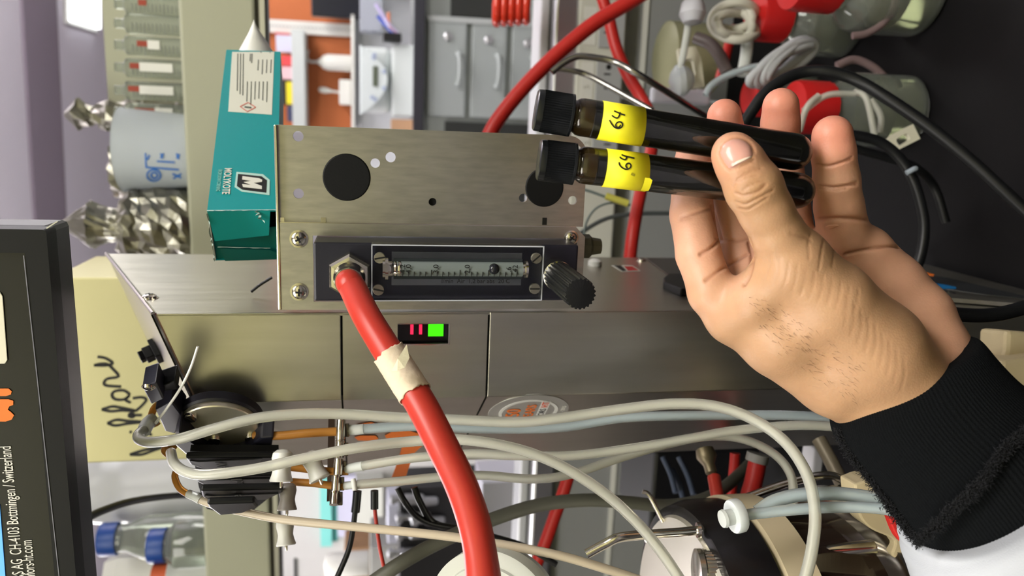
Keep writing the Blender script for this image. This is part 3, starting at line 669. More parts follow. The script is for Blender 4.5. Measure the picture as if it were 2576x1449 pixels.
    # creases: px polyline, width px, depth m
    cre = [
        ([(1712, 548), (1745, 537), (1788, 524)], 6, .0009), ([(1706, 556), (1740, 548)], 4, .0004), ([(1762, 640), (1792, 622), (1815, 600)], 7, .0012), ([(1790, 515), (1802, 560), (1815, 605)], 6, .0012),
        ([(1802, 600), (1850, 606), (1885, 600)], 5, .0008), ([(1775, 705), (1830, 668), (1880, 640)], 7, .0010), ([(1885, 610), (1892, 650), (1885, 690), (1872, 716)], 8, .0012),
        ([(2056, 414), (2085, 418), (2120, 408), (2143, 398)], 5, .0010), ([(2060, 467), (2100, 472), (2155, 462)], 6, .0012), ([(2062, 474), (2100, 478), (2130, 474)], 4, .0006), ([(2060, 552), (2110, 550), (2180, 551)], 8, .0014),
        ([(2128, 640), (2180, 628), (2240, 620), (2262, 622)], 6, .0012), ([(1990, 588), (2030, 598), (2040, 606)], 6, .0004),
        ([(2040, 588), (2034, 610), (2036, 650)], 5, .0003), ([(2072, 606), (2066, 640), (2060, 680)], 5, .0003), ([(2100, 628), (2094, 670)], 4, .0002),
        # knuckle of the thumb
        ([(1852, 486), (1868, 492), (1890, 488), (1912, 478), (1926, 464)], 5, .0009), ([(1868, 480), (1880, 470), (1905, 458), (1922, 454)], 4, .0006), ([(1852, 508), (1872, 514), (1890, 508), (1915, 494), (1945, 478)], 4, .0006),
        ([(1858, 524), (1880, 528), (1905, 514), (1930, 498)], 4, .0005), ([(1845, 470), (1858, 450), (1885, 434), (1915, 424)], 4, .0005), ([(1856, 458), (1880, 446), (1905, 440)], 4, .0004),
        # nail bed
        ([(1806, 386), (1814, 364), (1832, 350), (1852, 345), (1874, 350), (1891, 364), (1897, 382)], 5, .0007), ([(1806, 386), (1818, 412), (1834, 430)], 5, .0006), ([(1834, 430), (1866, 418), (1896, 402)], 4, .0005),
        # lines over the back of the thumb joint and wrist
    ]
    for k in range(11):
        x0 = 1940 + 22 * k; y0 = 640 + 9 * k; cre.append(([(x0, y0), (x0 - 4, y0 + 34), (x0 - 14, y0 + 66)], 4, .00022))
    for k in range(9):
        x0 = 2130 + 18 * k; y0 = 740 + 20 * k; cre.append(([(x0, y0), (x0 + 2, y0 + 42), (x0 - 8, y0 + 84)], 4, .0002))
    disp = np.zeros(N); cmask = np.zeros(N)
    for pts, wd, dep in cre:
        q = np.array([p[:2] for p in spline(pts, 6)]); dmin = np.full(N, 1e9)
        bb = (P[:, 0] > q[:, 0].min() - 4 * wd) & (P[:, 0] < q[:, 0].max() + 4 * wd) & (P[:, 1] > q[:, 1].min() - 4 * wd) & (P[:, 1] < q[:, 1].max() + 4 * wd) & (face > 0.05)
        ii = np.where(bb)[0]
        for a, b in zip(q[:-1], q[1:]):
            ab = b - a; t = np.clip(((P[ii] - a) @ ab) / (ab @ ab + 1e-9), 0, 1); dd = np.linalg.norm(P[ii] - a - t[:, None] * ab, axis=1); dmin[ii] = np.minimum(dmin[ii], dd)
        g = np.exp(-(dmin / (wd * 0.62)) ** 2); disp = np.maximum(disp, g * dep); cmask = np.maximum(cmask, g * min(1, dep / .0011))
    vert = vert - nrm * disp[:, None]
    # skin tone: back of hand and thumb tan, palm and fingers pinker, tips rosy
    Pv = (vert[:, 0:1], vert[:, 1:2], vert[:, 2:3])
    def near(js): return np.min([seg(a, b, (vert[:, 0], vert[:, 1], vert[:, 2])) for a, b in chain(js)], axis=0)
    dors = np.minimum(near(thumb), np.minimum(near(palm[0]), np.minimum(near(palm[4]), near(palm[7]))))
    palmd = np.min([near(index), near(middle), near(ring), near(pinky), near(palm[3]), near(palm[5])], axis=0)
    wpalm = 1 / (1 + np.exp(-(dors - palmd) / 0.0025))
    tip = np.zeros(N)
    for js in (index, middle, ring, pinky):
        dd = np.linalg.norm(vert - (js[0][:3]), axis=1); tip = np.maximum(tip, np.clip(1 - (dd - .008) / .012, 0, 1))
    dd = np.linalg.norm(vert - thumb[0][:3], axis=1); ttip = np.clip(1 - (dd - .010) / .010, 0, 1)
    kn = np.exp(-((np.linalg.norm(P - np.array([1893, 475]), axis=1)) / 52) ** 2) * (face > 0)
    lin = lambda *c: np.array(S(*c)[:3])
    col = (1 - wpalm)[:, None] * lin(192, 150, 114) + wpalm[:, None] * lin(216, 164, 136)
    col = col * (1 - .75 * tip)[:, None] + (.75 * tip)[:, None] * lin(232, 146, 124)
    col = col * (1 - .5 * ttip)[:, None] + (.5 * ttip)[:, None] * lin(226, 160, 132)
    col = col * (1 - .45 * kn)[:, None] + (.45 * kn)[:, None] * lin(160, 116, 74)
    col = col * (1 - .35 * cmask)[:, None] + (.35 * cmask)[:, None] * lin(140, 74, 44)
    wv = [CAM + DWN * float(a[0]) - RGT * float(a[1]) + FWD * float(a[2]) for a in vert]
    return wv, quads, col
skin = bpy.data.materials.new('skin'); skin.use_nodes = True
nt = skin.node_tree; bs = nt.nodes['Principled BSDF']
at_ = nt.nodes.new('ShaderNodeAttribute'); at_.attribute_name = 'tone'
tcn = nt.nodes.new('ShaderNodeTexCoord')
nz1 = nt.nodes.new('ShaderNodeTexNoise'); nz1.inputs['Scale'].default_value = 90; nz1.inputs['Detail'].default_value = 6
nz2 = nt.nodes.new('ShaderNodeTexVoronoi'); nz2.inputs['Scale'].default_value = 900
nt.links.new(tcn.outputs['Object'], nz1.inputs['Vector']); nt.links.new(tcn.outputs['Object'], nz2.inputs['Vector'])
mrx = nt.nodes.new('ShaderNodeMapRange'); mrx.inputs[3].default_value = 0.86; mrx.inputs[4].default_value = 1.12; nt.links.new(nz1.outputs[0], mrx.inputs[0])
mlt = nt.nodes.new('ShaderNodeMix'); mlt.data_type = 'RGBA'; mlt.blend_type = 'MULTIPLY'; mlt.inputs[0].default_value = 1
nt.links.new(at_.outputs['Color'], mlt.inputs[6]); nt.links.new(mrx.outputs[0], mlt.inputs[7]); nt.links.new(mlt.outputs[2], bs.inputs['Base Color'])
bmp = nt.nodes.new('ShaderNodeBump'); bmp.inputs['Strength'].default_value = 0.10; bmp.inputs['Distance'].default_value = 0.0006
nt.links.new(nz2.outputs['Distance'], bmp.inputs['Height'])
bm2 = nt.nodes.new('ShaderNodeBump'); bm2.inputs['Strength'].default_value = 0.12; bm2.inputs['Distance'].default_value = 0.001
nt.links.new(nz1.outputs[0], bm2.inputs['Height']); nt.links.new(bmp.outputs[0], bm2.inputs['Normal']); nt.links.new(bm2.outputs[0], bs.inputs['Normal'])
bs.inputs['Roughness'].default_value = 0.46; bs.inputs['Subsurface Weight'].default_value = 0.18; bs.inputs['Subsurface Radius'].default_value = (1.0, 0.35, 0.18); bs.inputs['Subsurface Scale'].default_value = 0.003
wv, fq_, colr = hand_mesh()
hc = sum(wv, Vector()) / len(wv)
me = bpy.data.meshes.new('person'); me.from_pydata([v - hc for v in wv], [], [tuple(int(i) for i in q) for q in fq_])
me.polygons.foreach_set('use_smooth', [True] * len(me.polygons))
ca_ = me.attributes.new('tone', 'FLOAT_COLOR', 'POINT'); ca_.data.foreach_set('color', np.concatenate([colr, np.ones((len(colr), 1))], 1).astype(np.float32).ravel())
person = link('person', me, skin); person.location = hc; person['_loc'] = tuple(hc)
tag(person, 'bare hand with black knit cuff and white coat sleeve holding two tubes', 'person')
hs = bsurf(person)
# nail of the thumb, curved with the skin
def patch(name, poly, lift, mt, parent, n=14, thick=0.0003):
    cx = sum(p[0] for p in poly) / len(poly); cy = sum(p[1] for p in poly) / len(poly)
    q = [(p[0], p[1]) for p in spline(poly + [poly[0]], 4)][:-1]; m_ = len(q); vs_ = []; fs = []
    for j in range(n + 1):
        k = j / n
        for p in q:
            x, y = cx + (p[0] - cx) * k, cy + (p[1] - cy) * k; h, nn = hs(x, y); vs_.append(h - ray(x, y).normalized() * (lift * (1 - k ** 6)))
    for j in range(n):
        for i in range(m_): k = (i + 1) % m_; fs.append((j * m_ + i, j * m_ + k, (j + 1) * m_ + k, (j + 1) * m_ + i))
    o = mk(name, vs_, fs, mt, parent, smooth=True)
    bm = bmesh.new(); bm.from_mesh(o.data); bmesh.ops.remove_doubles(bm, verts=bm.verts, dist=1e-7); bm.to_mesh(o.data); bm.free()
    for it in range(3):
        pass
    return o
nail_m = mat('nail', S(214, 160, 146), 0.28, sss=0.1, coat=0.3)
nail = patch('fingernail', [(1810, 385), (1817, 366), (1834, 354), (1852, 350), (1872, 354), (1887, 366), (1893, 382), (1891, 396), (1868, 409), (1838, 424), (1822, 408)], 0.0011, nail_m, person)
nail['label'] = 'pink thumbnail'
patch('nail_moon', [(1838, 421), (1846, 408), (1868, 398), (1889, 392), (1890, 396), (1866, 408)], 0.0014, mat('nail_pale', S(236, 214, 194), 0.35), nail, n=6)
# fine hairs on the back of the hand
hv = []; hf = []
for k in range(170):
    u, v_ = rnd.random(), rnd.random()
    px = 1900 + 260 * u + rnd.uniform(-20, 20); py = 770 + 180 * u + 110 * (v_ - .35)
    h, nn = hs(px, py); ln_ = rnd.uniform(10, 22); an = rnd.uniform(0.1, 0.9)
    h2, n2 = hs(px + ln_ * math.cos(an), py + ln_ * math.sin(an)); h2 = h2 + n2 * 0.0006
    b0 = len(hv); sd = (h2 - h).cross(nn).normalized() * 0.00006
    hv += [h - sd, h + sd, h2]; hf.append((b0, b0 + 1, b0 + 2))
ho = mk('arm_hair', hv, hf, mat('hair_brown', S(88, 58, 38), 0.6), person); ho['kind'] = 'stuff'
wt = patch('wet_drop', [(2074, 571), (2086, 566), (2104, 565), (2110, 568), (2098, 574), (2084, 577)], .0005, mat('wet_film', S(222, 166, 136), .08, coat=1.0), person, n=5)
# ------------------------------------------------------------------ sleeve
knit = mat('black_knit', S(12, 14, 16), 0.95, spec=.12, bump=0.5, bscale=1400, noise=0.3, nscale=500)
coat = mat('white_coat', S(190, 194, 202), 0.8, bump=0.25, bscale=1800, noise=0.02, nscale=30)
def loft(name, rings, mt, parent, seg=640, rib=0.0, bulge=0.0, n=8, cap=False, lump=0.0):
    """rings: (left px,py), (right px,py), distance, depth radius in m"""
    rows = spline([(a[0], a[1], b[0], b[1], d, r) for a, b, d, r in rings], n); vs_ = []; fs = []
    for j, w_ in enumerate(rows):
        pa_, pb_ = W(w_[0], w_[1], w_[4]), W(w_[2], w_[3], w_[4]); c_ = (pa_ + pb_) / 2; ex = (pb_ - pa_) / 2
        ax_ = FWD; ez = (ax_ - ex.normalized() * ax_.dot(ex.normalized())).normalized()
        along = ex.cross(ez).normalized()
        for i in range(seg):
            t = 2 * math.pi * i / seg; k = 1 + (rib if i % 4 < 2 else -rib)
            if lump: k += lump * math.sin(3 * t + j * 0.5) * math.sin(j * 0.37 + t)
            cs, sn = math.cos(t), math.sin(t); e_ = 0.86
            cs = math.copysign(abs(cs) ** e_, cs); sn = math.copysign(abs(sn) ** e_, sn)
            vs_.append(c_ + ex * (cs * k) + ez * (sn * w_[5] * k))
    for j in range(len(rows) - 1):
        for i in range(seg): k = (i + 1) % seg; fs.append((j * seg + i, j * seg + k, (j + 1) * seg + k, (j + 1) * seg + i))
    return mk(name, vs_, fs, mt, parent, smooth=True)
cuff = loft('knit_cuff', [((2150, 1010), (2405, 858), .379, .022), ((2122, 1026), (2425, 846), .379, .0285), ((2106, 1050), (2442, 852), .377, .031), ((2112, 1100), (2478, 896), .373, .033), ((2150, 1160), (2524, 945), .368, .034), ((2210, 1235), (2590, 1000), .362, .035), ((2290, 1345), (2670, 1100), .355, .036), ((2360, 1440), (2740, 1200), .35, .036)], knit, person, rib=0.004)
cuff['label'] = 'black ribbed knit cuff'
sl = loft('coat_sleeve', [((2330, 1362), (2590, 1178), .35, .030), ((2306, 1376), (2620, 1150), .35, .041), ((2312, 1410), (2650, 1170), .347, .045), ((2330, 1480), (2760, 1260), .34, .050), ((2400, 1640), (2900, 1420), .33, .056)], coat, person, seg=96, lump=0.012)
sl['label'] = 'white lab coat sleeve'
# fluffy raw seam edges of the cuff
def fluff(name, line, rpx, d0, cnt, parent):
    q = spline(line, 20); vs_ = []; fs = []
    for k in range(cnt):
        p = q[rnd.randrange(len(q))]; d = p[2] - rnd.uniform(0, 0.002)
        c_ = W(p[0] + rnd.gauss(0, rpx), p[1] + rnd.gauss(0, rpx), d); v1 = Vector((rnd.gauss(0, 1), rnd.gauss(0, 1), rnd.gauss(0, 1))).normalized() * rnd.uniform(.0008, .0026)
        v2 = v1.cross(Vector((rnd.gauss(0, 1), rnd.gauss(0, 1), rnd.gauss(0, 1)))).normalized() * rnd.uniform(.0001, .0003); v3 = v1.cross(v2).normalized() * .0003
        b = len(vs_); vs_ += [c_ - v2, c_ + v2, c_ + v1 * .5 + v3, c_ + v1]; fs += [(b, b + 1, b + 2), (b, b + 2, b + 3), (b + 1, b + 3, b + 2), (b, b + 3, b + 1)]
    o = mk(name, vs_, fs, mat('black_fluff', S(20, 21, 25), 0.95), parent); o['kind'] = 'stuff'; return o
fluff('frayed_seam', [(2112, 1090, .372), (2150, 1150, .366), (2200, 1215, .360), (2250, 1285, .354), (2312, 1365, .348)], 8, .36, 4200, person)
fluff('frayed_seam', [(2315, 1360, .330), (2400, 1280, .324), (2470, 1215, .322), (2530, 1130, .326), (2590, 1085, .330)], 8, .33, 4200, person)
# ------------------------------------------------------------------ two culture tubes
tube_g = mat('culture_tube_glass', (0.95, 0.96, 0.93, 1), 0.015, trans=1.0, ior=1.52)
broth = mat('dark_broth', S(20, 20, 9), 0.04, coat=1.0)
broth_n = mat('neck_residue', S(92, 72, 40), 0.12, trans=0.6, ior=1.3)
sticker = mat('yellow_label', S(246, 236, 40), 0.55, noise=0.04, nscale=200)
capm = mat('tube_cap', S(22, 24, 26), 0.24)
def culture_tube(p0, d0, p1, d1, lab0, lab1, strokes, label, spot=None, tail=False):
    A0 = W(*p0, d0); A1 = W(*p1, d1); ax = (A1 - A0).normalized(); Ln = (A1 - A0).length
    R = 46.5 * 0.36 / FPX; t = thing('culture_tube', label, 'test tube', A0, 'two capped culture tubes held in the hand')
    cl = 92 * .36 / FPX; rc = 51 * .36 / FPX
    n = 104; x, y, a = basis(ax); vs_ = []; fs = []
    prof = [(0.0, 0), (rc * .90, 0), (rc * .985, .0006), (rc, .0018), (rc * 1.0, .0032), (rc * .985, .0034), (rc * .985, cl * .93), (rc * 1.02, cl * .94), (rc * 1.02, cl), (rc * .7, cl), (0.0, cl)]
    for j, (r_, h_) in enumerate(prof):
        for i in range(n):
            an = 2 * math.pi * i / n; rr = r_ * (1 + (0.028 if i % 2 else -0.028)) if 5 <= j <= 6 else r_
            vs_.append(A0 + a * h_ + (x * math.cos(an) + y * math.sin(an)) * rr)
    for j in range(len(prof) - 1):
        for i in range(n): k = (i + 1) % n; fs.append((j * n + i, j * n + k, (j + 1) * n + k, (j + 1) * n + i))
    mk('screw_cap', vs_, fs, capm, t, smooth='auto')
    B = A0 + a * (cl - .001); T = Ln - cl + .001
    sh_ = .005
    lathe('glass_body', B, a, [(R * .84, 0), (R * .84, .0022), (R * .90, .003), (R * .97, sh_ * .8), (R, sh_ + .001), (R, T - R)] + [(R * math.cos(q), T - R + R * math.sin(q)) for q in [i * math.pi / 16 for i in range(1, 9)]], tube_g, t, 48)
    r2 = R - .0011
    lathe('broth', B, a, [(0, sh_ + .006), (r2, sh_ + .006), (r2, T - R)] + [(r2 * math.cos(q), T - R + r2 * math.sin(q)) for q in [i * math.pi / 16 for i in range(1, 9)]], broth, t, 40)
    lathe('neck_film', B, a, [(R * .7, .001), (R * .78, .0025), (R * .88, sh_), (r2, sh_ + .0055)], broth_n, t, 40)
    # label wrapped round the tube
    def along(px): 
        best = min(range(400), key=lambda k: abs(proj(A0 + a * (Ln * k / 399))[0] - px)); return Ln * best / 399
    h0, h1 = along(lab0), along(lab1); rl_ = R + .00025; seg = 72; vs_ = []; fs = []
    tocam = (CAM - (A0 + a * h0)); tocam = (tocam - a * tocam.dot(a)).normalized(); sd = a.cross(tocam)
    def cyl(an, h_, r_): return A0 + a * h_ + (tocam * math.cos(an) + sd * math.sin(an)) * r_
    for i in range(seg + 1):
        an = -2.7 + 5.4 * i / seg
        for h_ in (h0, h1): vs_.append(cyl(an, h_ + (.0006 * math.sin(an * 1.3) if h_ == h1 else 0), rl_))
    for i in range(seg): fs.append((2 * i, 2 * i + 1, 2 * i + 3, 2 * i + 2))
    lb = mk('paper_label', vs_, fs, sticker, t, smooth=True)
    lb.modifiers.new('thick', 'SOLIDIFY').thickness = 0.0002
    if tail:
        vs_ = [cyl(an, h_, rl_ + .0002) for an in (-1.2 * -1, -.2) for h_ in (h1 - .001, h1 + .0018)]
        vs_ = [cyl(-.95 * 0 + .25 + .95 * i / 10, h_, rl_ + .00015) for i in range(11) for h_ in (h1 - .002, h1 + .0016 - (.0012 if i in (0, 10) else 0))]
        mk('label_tail', vs_, [(2 * i, 2 * i + 1, 2 * i + 3, 2 * i + 2) for i in range(10)], sticker, lb, smooth=True)
    sf = bsurf(lb)
    ribbon('handwritten_number', strokes, 3.6, sf, ink, lb, lift=0.00035)
    if spot: 
        ribbon('stain', spot, 6, sf, mat('stain', S(150, 140, 20), 0.6), lb, lift=0.0003)
    return t
z5 = lambda pts: [(1320 + x / 4.528, 200 + y / 4.528) for x, y in pts]
culture_tube((1346, 276), .352, (2040, 389), .362, 1507, 1615,
    [z5([(964, 462), (985, 500), (1020, 540), (1062, 556), (1102, 540), (1112, 508), (1090, 484), (1056, 488), (1036, 512), (1046, 542), (1074, 540), (1092, 514)]), z5([(990, 410), (1020, 432), (1052, 440), (1072, 420), (1086, 376)]), z5([(1014, 362), (1050, 376), (1090, 394), (1142, 410)])],
    'dark filled culture tube held farther from the thumb base, label 64 upper in picture')
culture_tube((1354, 402), .356, (2047, 485), .366, 1519, 1624,
    [z5([(1072, 944), (1080, 976), (1110, 1006), (1150, 1022), (1190, 1014), (1208, 984), (1190, 958), (1160, 964), (1150, 990), (1168, 1008)]), z5([(1078, 886), (1104, 906), (1144, 916), (1160, 890)]), z5([(1100, 862), (1150, 880), (1200, 890), (1248, 902)])],
    'dark filled culture tube nearer the flow meter, its 64 label with a stain', spot=[z5([(1212, 1072), (1232, 1082), (1252, 1090)])], tail=True)
# ------------------------------------------------------------------ red hose on the flow meter
hose_pts = [G1(nx, ny, 0.013), G1(nx, ny, 0.022), W(889, 728, .405), W(920, 792, .392), W(962, 862, .382), W(1012, 942, .372), W(1062, 1022, .364), W(1112, 1120, .356), W(1158, 1215, .350), W(1190, 1305, .345), W(1208, 1390, .342), W(1218, 1480, .340), W(1222, 1560, .340)]
rh = thing('red_hose', 'thick red silicone hose with masking tape running from flow meter', 'hose', hose_pts[0])
sweep('hose', hose_pts, [.0066, .0070, .0072, .0073, .0074, .0075, .0075, .0075, .0075, .0075, .0075, .0082, .0082], red_r, rh, 28, 8)
tape_m = mat('masking_tape', S(224, 206, 180), 0.7, noise=0.12, nscale=150, bump=0.5, bscale=260)
q = spline([(*p,) for p in hose_pts], 24); P_ = [Vector(a) for a in q]
sel = [p for p in P_ if 978 < proj(p)[0] < 1046]
vs_ = []; fs = []; seg = 40; t0 = (sel[-1] - sel[0]).normalized(); xx = basis(t0)[0]; yy_ = t0.cross(xx)
for j, p in enumerate(sel):
    for i in range(seg):
        t = 2 * math.pi * i / seg; k = .0082 + .0005 * math.sin(5 * t + j) * (j in (0, len(sel) - 1)) + rnd.uniform(-.00012, .00012)
        off = .0022 * math.sin(t + 1.0) * ((len(sel) - 1 - j) / len(sel)) + (.0006 * rnd.uniform(-1, 1) if j in (0, len(sel) - 1) else 0)
        vs_.append(p + (xx * math.cos(t) + yy_ * math.sin(t)) * k + t0 * off)
for j in range(len(sel) - 1):
    for i in range(seg): k = (i + 1) % seg; fs.append((j * seg + i, j * seg + k, (j + 1) * seg + k, (j + 1) * seg + i))
tp_ = mk('masking_tape', vs_, fs, tape_m, rh, smooth=True); tp_.modifiers.new('thick', 'SOLIDIFY').thickness = 0.0005
fl_ = [W(984, 935, .357), W(1001, 902, .355), W(1023, 866, .358), W(1030, 900, .356), W(1018, 925, .354), W(1000, 932, .354)]
fo = mk('tape_flap', fl_, [(0, 1, 5), (1, 2, 3), (1, 3, 4), (1, 4, 5)], mat('tape_flap', S(214, 206, 176), 0.7, bump=0.4, bscale=300), tp_); fo.modifiers.new('thick', 'SOLIDIFY').thickness = 0.0003
# ------------------------------------------------------------------ teal carton and its tube
BL, BR, TL, TR_ = W(697, 530, .468), W(706, 130, .60), W(524, 518, .462), W(578, 128, .60)
TB = Fr(BL, BR - BL, TL - BL); bl = (BR - BL).length; bh = (TL - BL).length; bw = 0.040
cb_ = thing('teal_carton', 'teal grease carton with torn open end lying on the bracket', 'carton', BL)
teal = mat('teal_card', S(4, 152, 156), 0.42, noise=0.03, nscale=20); torn = mat('torn_card', S(196, 222, 214), 0.8); tealD = mat('teal_inner_shade', S(12, 132, 132), 0.6)
th_ = .0006
box('front_panel', TB, 0, bl, 0, bh, -th_, 0, teal, cb_)
box('back_panel', TB, 0, bl, 0, bh, -bw, -bw + th_, teal, cb_)
box('upper_panel', TB, 0, bl, bh - th_, bh, -bw + th_, -th_, mat('white_card', S(222, 222, 210), 0.5), cb_)
box('under_panel', TB, 0, bl, 0, th_, -bw + th_, -th_, teal, cb_)
# open end: tucked flap, dust flap, torn edge; shade is painted into the inner card tones
mk('end_flap', [TB(0, bh, 0), TB(0, .004, 0), TB(-.002, .006, -.018), TB(-.002, bh - .002, -.022), TB(-.0005, bh * .25, -.004)], [(0, 4, 2, 3), (0, 1, 4), (4, 1, 2)], mat('teal_flap', S(14, 172, 172), 0.42), cb_)
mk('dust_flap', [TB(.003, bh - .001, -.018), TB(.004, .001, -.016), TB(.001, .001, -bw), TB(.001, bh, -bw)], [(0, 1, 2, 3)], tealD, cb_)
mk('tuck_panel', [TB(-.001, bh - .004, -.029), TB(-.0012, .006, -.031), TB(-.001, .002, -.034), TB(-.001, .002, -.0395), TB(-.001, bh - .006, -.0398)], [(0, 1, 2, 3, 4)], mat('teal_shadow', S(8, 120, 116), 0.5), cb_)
def rag(name, a, b, n, wd, m_):
    vs_ = []; fs = []
    for i in range(n + 1):
        p = a.lerp(b, i / n); k = rnd.uniform(.3, 1) * wd; vs_ += [p + TB.z * .0006, p + TB.z * .0006 - TB.x * k * .5 + TB.y * rnd.uniform(-.3, .3) * wd]
    for i in range(n): fs.append((2 * i, 2 * i + 1, 2 * i + 3, 2 * i + 2))
    mk(name, vs_, fs, m_, cb_)
rag('torn_edge', TB(.0005, .001, 0), TB(.0005, bh, 0), 26, .002, torn)
rag('torn_edge', TB(-.0022, .009, -.006), TB(.0005, .012, 0), 10, .006, torn)
rag('torn_edge', TB(-.001, bh - .003, -.028), TB(-.001, .006, -.030), 12, .0016, torn)
rag('torn_edge', TB(.0, bh, -.002), TB(-.001, bh, -bw), 18, .003, torn)
# print
pw = mat('label_white', S(228, 228, 214), 0.55)
lbp = pprism('paper_label', TB, [(584, 131), (690, 131), (684, 289), (574, 281)], 0, .0002, pw, cb_)
prt = mat('print_dark', S(96, 100, 92), 0.6)
def lines(px0, py0, px1, py1, n, m_):
    for i in range(n):
        x = px0 + (px1 - px0) * i / max(1, n - 1); e = py1 - rnd.uniform(0, 18)
        ribbon('print_line', [[(x, py0), (x - 1.5, e)]], 2.0, fsurf(TB, .0003), m_, lbp, lift=.0001)
lines(598, 135, 612, 245, 3, prt); lines(630, 135, 634, 160, 2, prt); lines(650, 150, 682, 190, 4, prt); lines(622, 205, 672, 265, 6, prt); lines(657, 133, 680, 146, 2, prt)
ribbon('hazard_diamond', [[(604, 268), (624, 258)], [(624, 258), (643, 270)], [(643, 270), (622, 281)], [(622, 281), (604, 268)]], 2.2, fsurf(TB, .0003), mat('hazard_red', S(214, 120, 104), 0.5), lbp, lift=.0001)
ribbon('hazard_sign', [[(615, 269), (632, 271)]], 4, fsurf(TB, .0003), prt, lbp, lift=.0001)
zz = lambda p: (520 + p[0] / 12.88, 400 + p[1] / 12.88)
pprism('brand_badge', TB, [zz(p) for p in ((965, 425), (1820, 500), (2045, 690), (2035, 1180), (1140, 1065), (905, 915))], .0001, .0003, mat('badge_rim', S(190, 224, 216), 0.5), cb_)
pprism('brand_badge', TB, [zz(p) for p in ((1015, 500), (1780, 580), (1950, 710), (1925, 1105), (1160, 1010), (980, 890))], .0003, .0005, mat('badge_black', S(20, 18, 18), 0.5), cb_)
mpl = [zz(p) for p in ((1160, 580), (1700, 650), (1800, 700), (1790, 770), (1530, 800), (1790, 900), (1790, 1000), (1180, 935), (1150, 840), (1440, 865), (1200, 770), (1440, 735), (1150, 690))]
pprism('brand_letter', TB, mpl, .0005, .0007, white_ink, cb_)
mf = Fr(TB(*TB.px(*zz((650, 720))), .0002), -TB.x, -TB.y)
ext = (Vector(TB(*TB.px(*zz((700, 290))))) - Vector(TB(*TB.px(*zz((620, 1150)))))).length
tx_ = text('brand_name', 'MOLYKOTE', 0.0062, mf, 0, 0, white_ink, cb_, z=.0001, sx=ext / (0.0062 * 5.35), bold=0.0001)
tx2 = text('brand_caption', 'FROM DOW CORNING', 0.0034, Fr(TB(*TB.px(*zz((400, 700))), .0002), -TB.x, -TB.y), 0, 0, mat('print_mint', S(150, 214, 206), 0.5), cb_, z=.0001, sx=0.62)
# grease tube crimp
gt = []; ec = TB(bl, bh * .48, -bw * .5)
for j, (k, h_) in enumerate(((1.0, -.03), (1.0, .002), (.86, .016), (.58, .030), (.06, .046))):
    for i in range(32):
        t = 2 * math.pi * i / 32; gt.append(ec + TB.x * h_ + TB.y * (.0185 * k * math.cos(t) + .002 * (1 - k)) + TB.z * (.0185 * (1 + .25 * (1 - k)) * math.sin(t)))
gf = [(j * 32 + i, j * 32 + (i + 1) % 32, (j + 1) * 32 + (i + 1) % 32, (j + 1) * 32 + i) for j in range(4) for i in range(32)] + [tuple(range(128, 160))]
tag(mk('grease_tube', gt, gf, mat('tube_white', S(222, 222, 212), 0.35), smooth='auto'), 'white crimped grease tube end sticking out of the teal carton', 'tube')
# ------------------------------------------------------------------ touch screen monitor, upper left of the picture
MC = 0.40
MF = plane(MC); mn = thing('control_monitor', 'black framed control monitor with orange logo above the tower', 'monitor', L(-.05, MC, .15))
mz0 = MF.px(116, 580)[1]; ma1 = MF.px(60, 577)[0]; mz1 = mz0 + .26; ma0 = ma1 - .42
bez = mat('bezel_black', S(15, 16, 14), 0.55, spec=.25, bump=0.03, bscale=800)
plate('bezel', MF, rrect(ma0, ma1, mz0, mz1, .002), [[(ma0 + .02, MF.px(62, 640)[1]), (MF.px(30, 636)[0], MF.px(62, 640)[1]), (MF.px(30, 636)[0], mz1 - .02), (ma0 + .02, mz1 - .02)]], .012, bez, mn)
box('rear_shell', MF, ma0 + .004, ma1 - .0, mz0 + .003, mz1, -.040, -.012, mat('shell_black', S(13, 12, 13), 0.45), mn, bevel=.003)
gl = box('front_glass', MF, ma0 + .02, MF.px(30, 636)[0], MF.px(62, 640)[1], mz1 - .02, -.006, -.002, mat('glossy_front', S(13, 14, 20), 0.25, noise=.25, nscale=30), mn)
ribbon('bezel_edge', [[(61, 642), (150, 1449)]], 2.4, fsurf(MF, -.0005), mat('edge_light', S(120, 120, 130), .4), mn, lift=.0008)
ribbon('corner_edge', [[(118, 574), (146, 556)]], 3, fsurf(MF, 0), alu, mn, lift=.0006)
GS = fsurf(MF, -.0018)
GF = Fr(MF(0, 0, -.0018), MF.x, MF.y)
x_, y_ = GF.px(31, 1270)
dirx = (GF(*GF.px(8, 1118)) - GF(*GF.px(62, 1449)))
tsz = .0080
text('address_text', 'INFORS AG  CH-4103 Bottmingen / Switzerland', tsz, GF, GF.px(10, 1122)[0], GF.px(14, 1122)[1], white_ink, gl, align='RIGHT', z=.0001, sx=.53)
text('web_text', 'www.infors-ht.com', tsz, GF, GF.px(70, 1358)[0], GF.px(67, 1358)[1], white_ink, gl, align='RIGHT', z=.0001, sx=.53)
pprism('logo', GF, [(-60, 1060), (15, 1060), (30, 1055), (36, 1044), (28, 1036), (20, 1030), (24, 1022), (34, 1018), (34, 1008), (22, 1004), (-60, 1004)], .0001, .0003, orange, gl)
pprism('logo', GF, [(-60, 996), (15, 996), (28, 992), (30, 984), (22, 977), (-60, 977)], .0001, .0003, orange, gl)
pprism('cream_plate', GF, [(-80, 740), (2, 735), (8, 745), (20, 905), (14, 914), (-80, 916)], .0001, .0006, mat('cream_plate', S(226, 222, 200), .5), gl, bevel=.0003)
pprism('screen', GF, [(-200, 1270), (0, 1270), (14, 1449), (20, 1520), (-200, 1520)], .0001, .0004, mat('screen_blue', S(96, 168, 236), .3, emit=.7), gl)
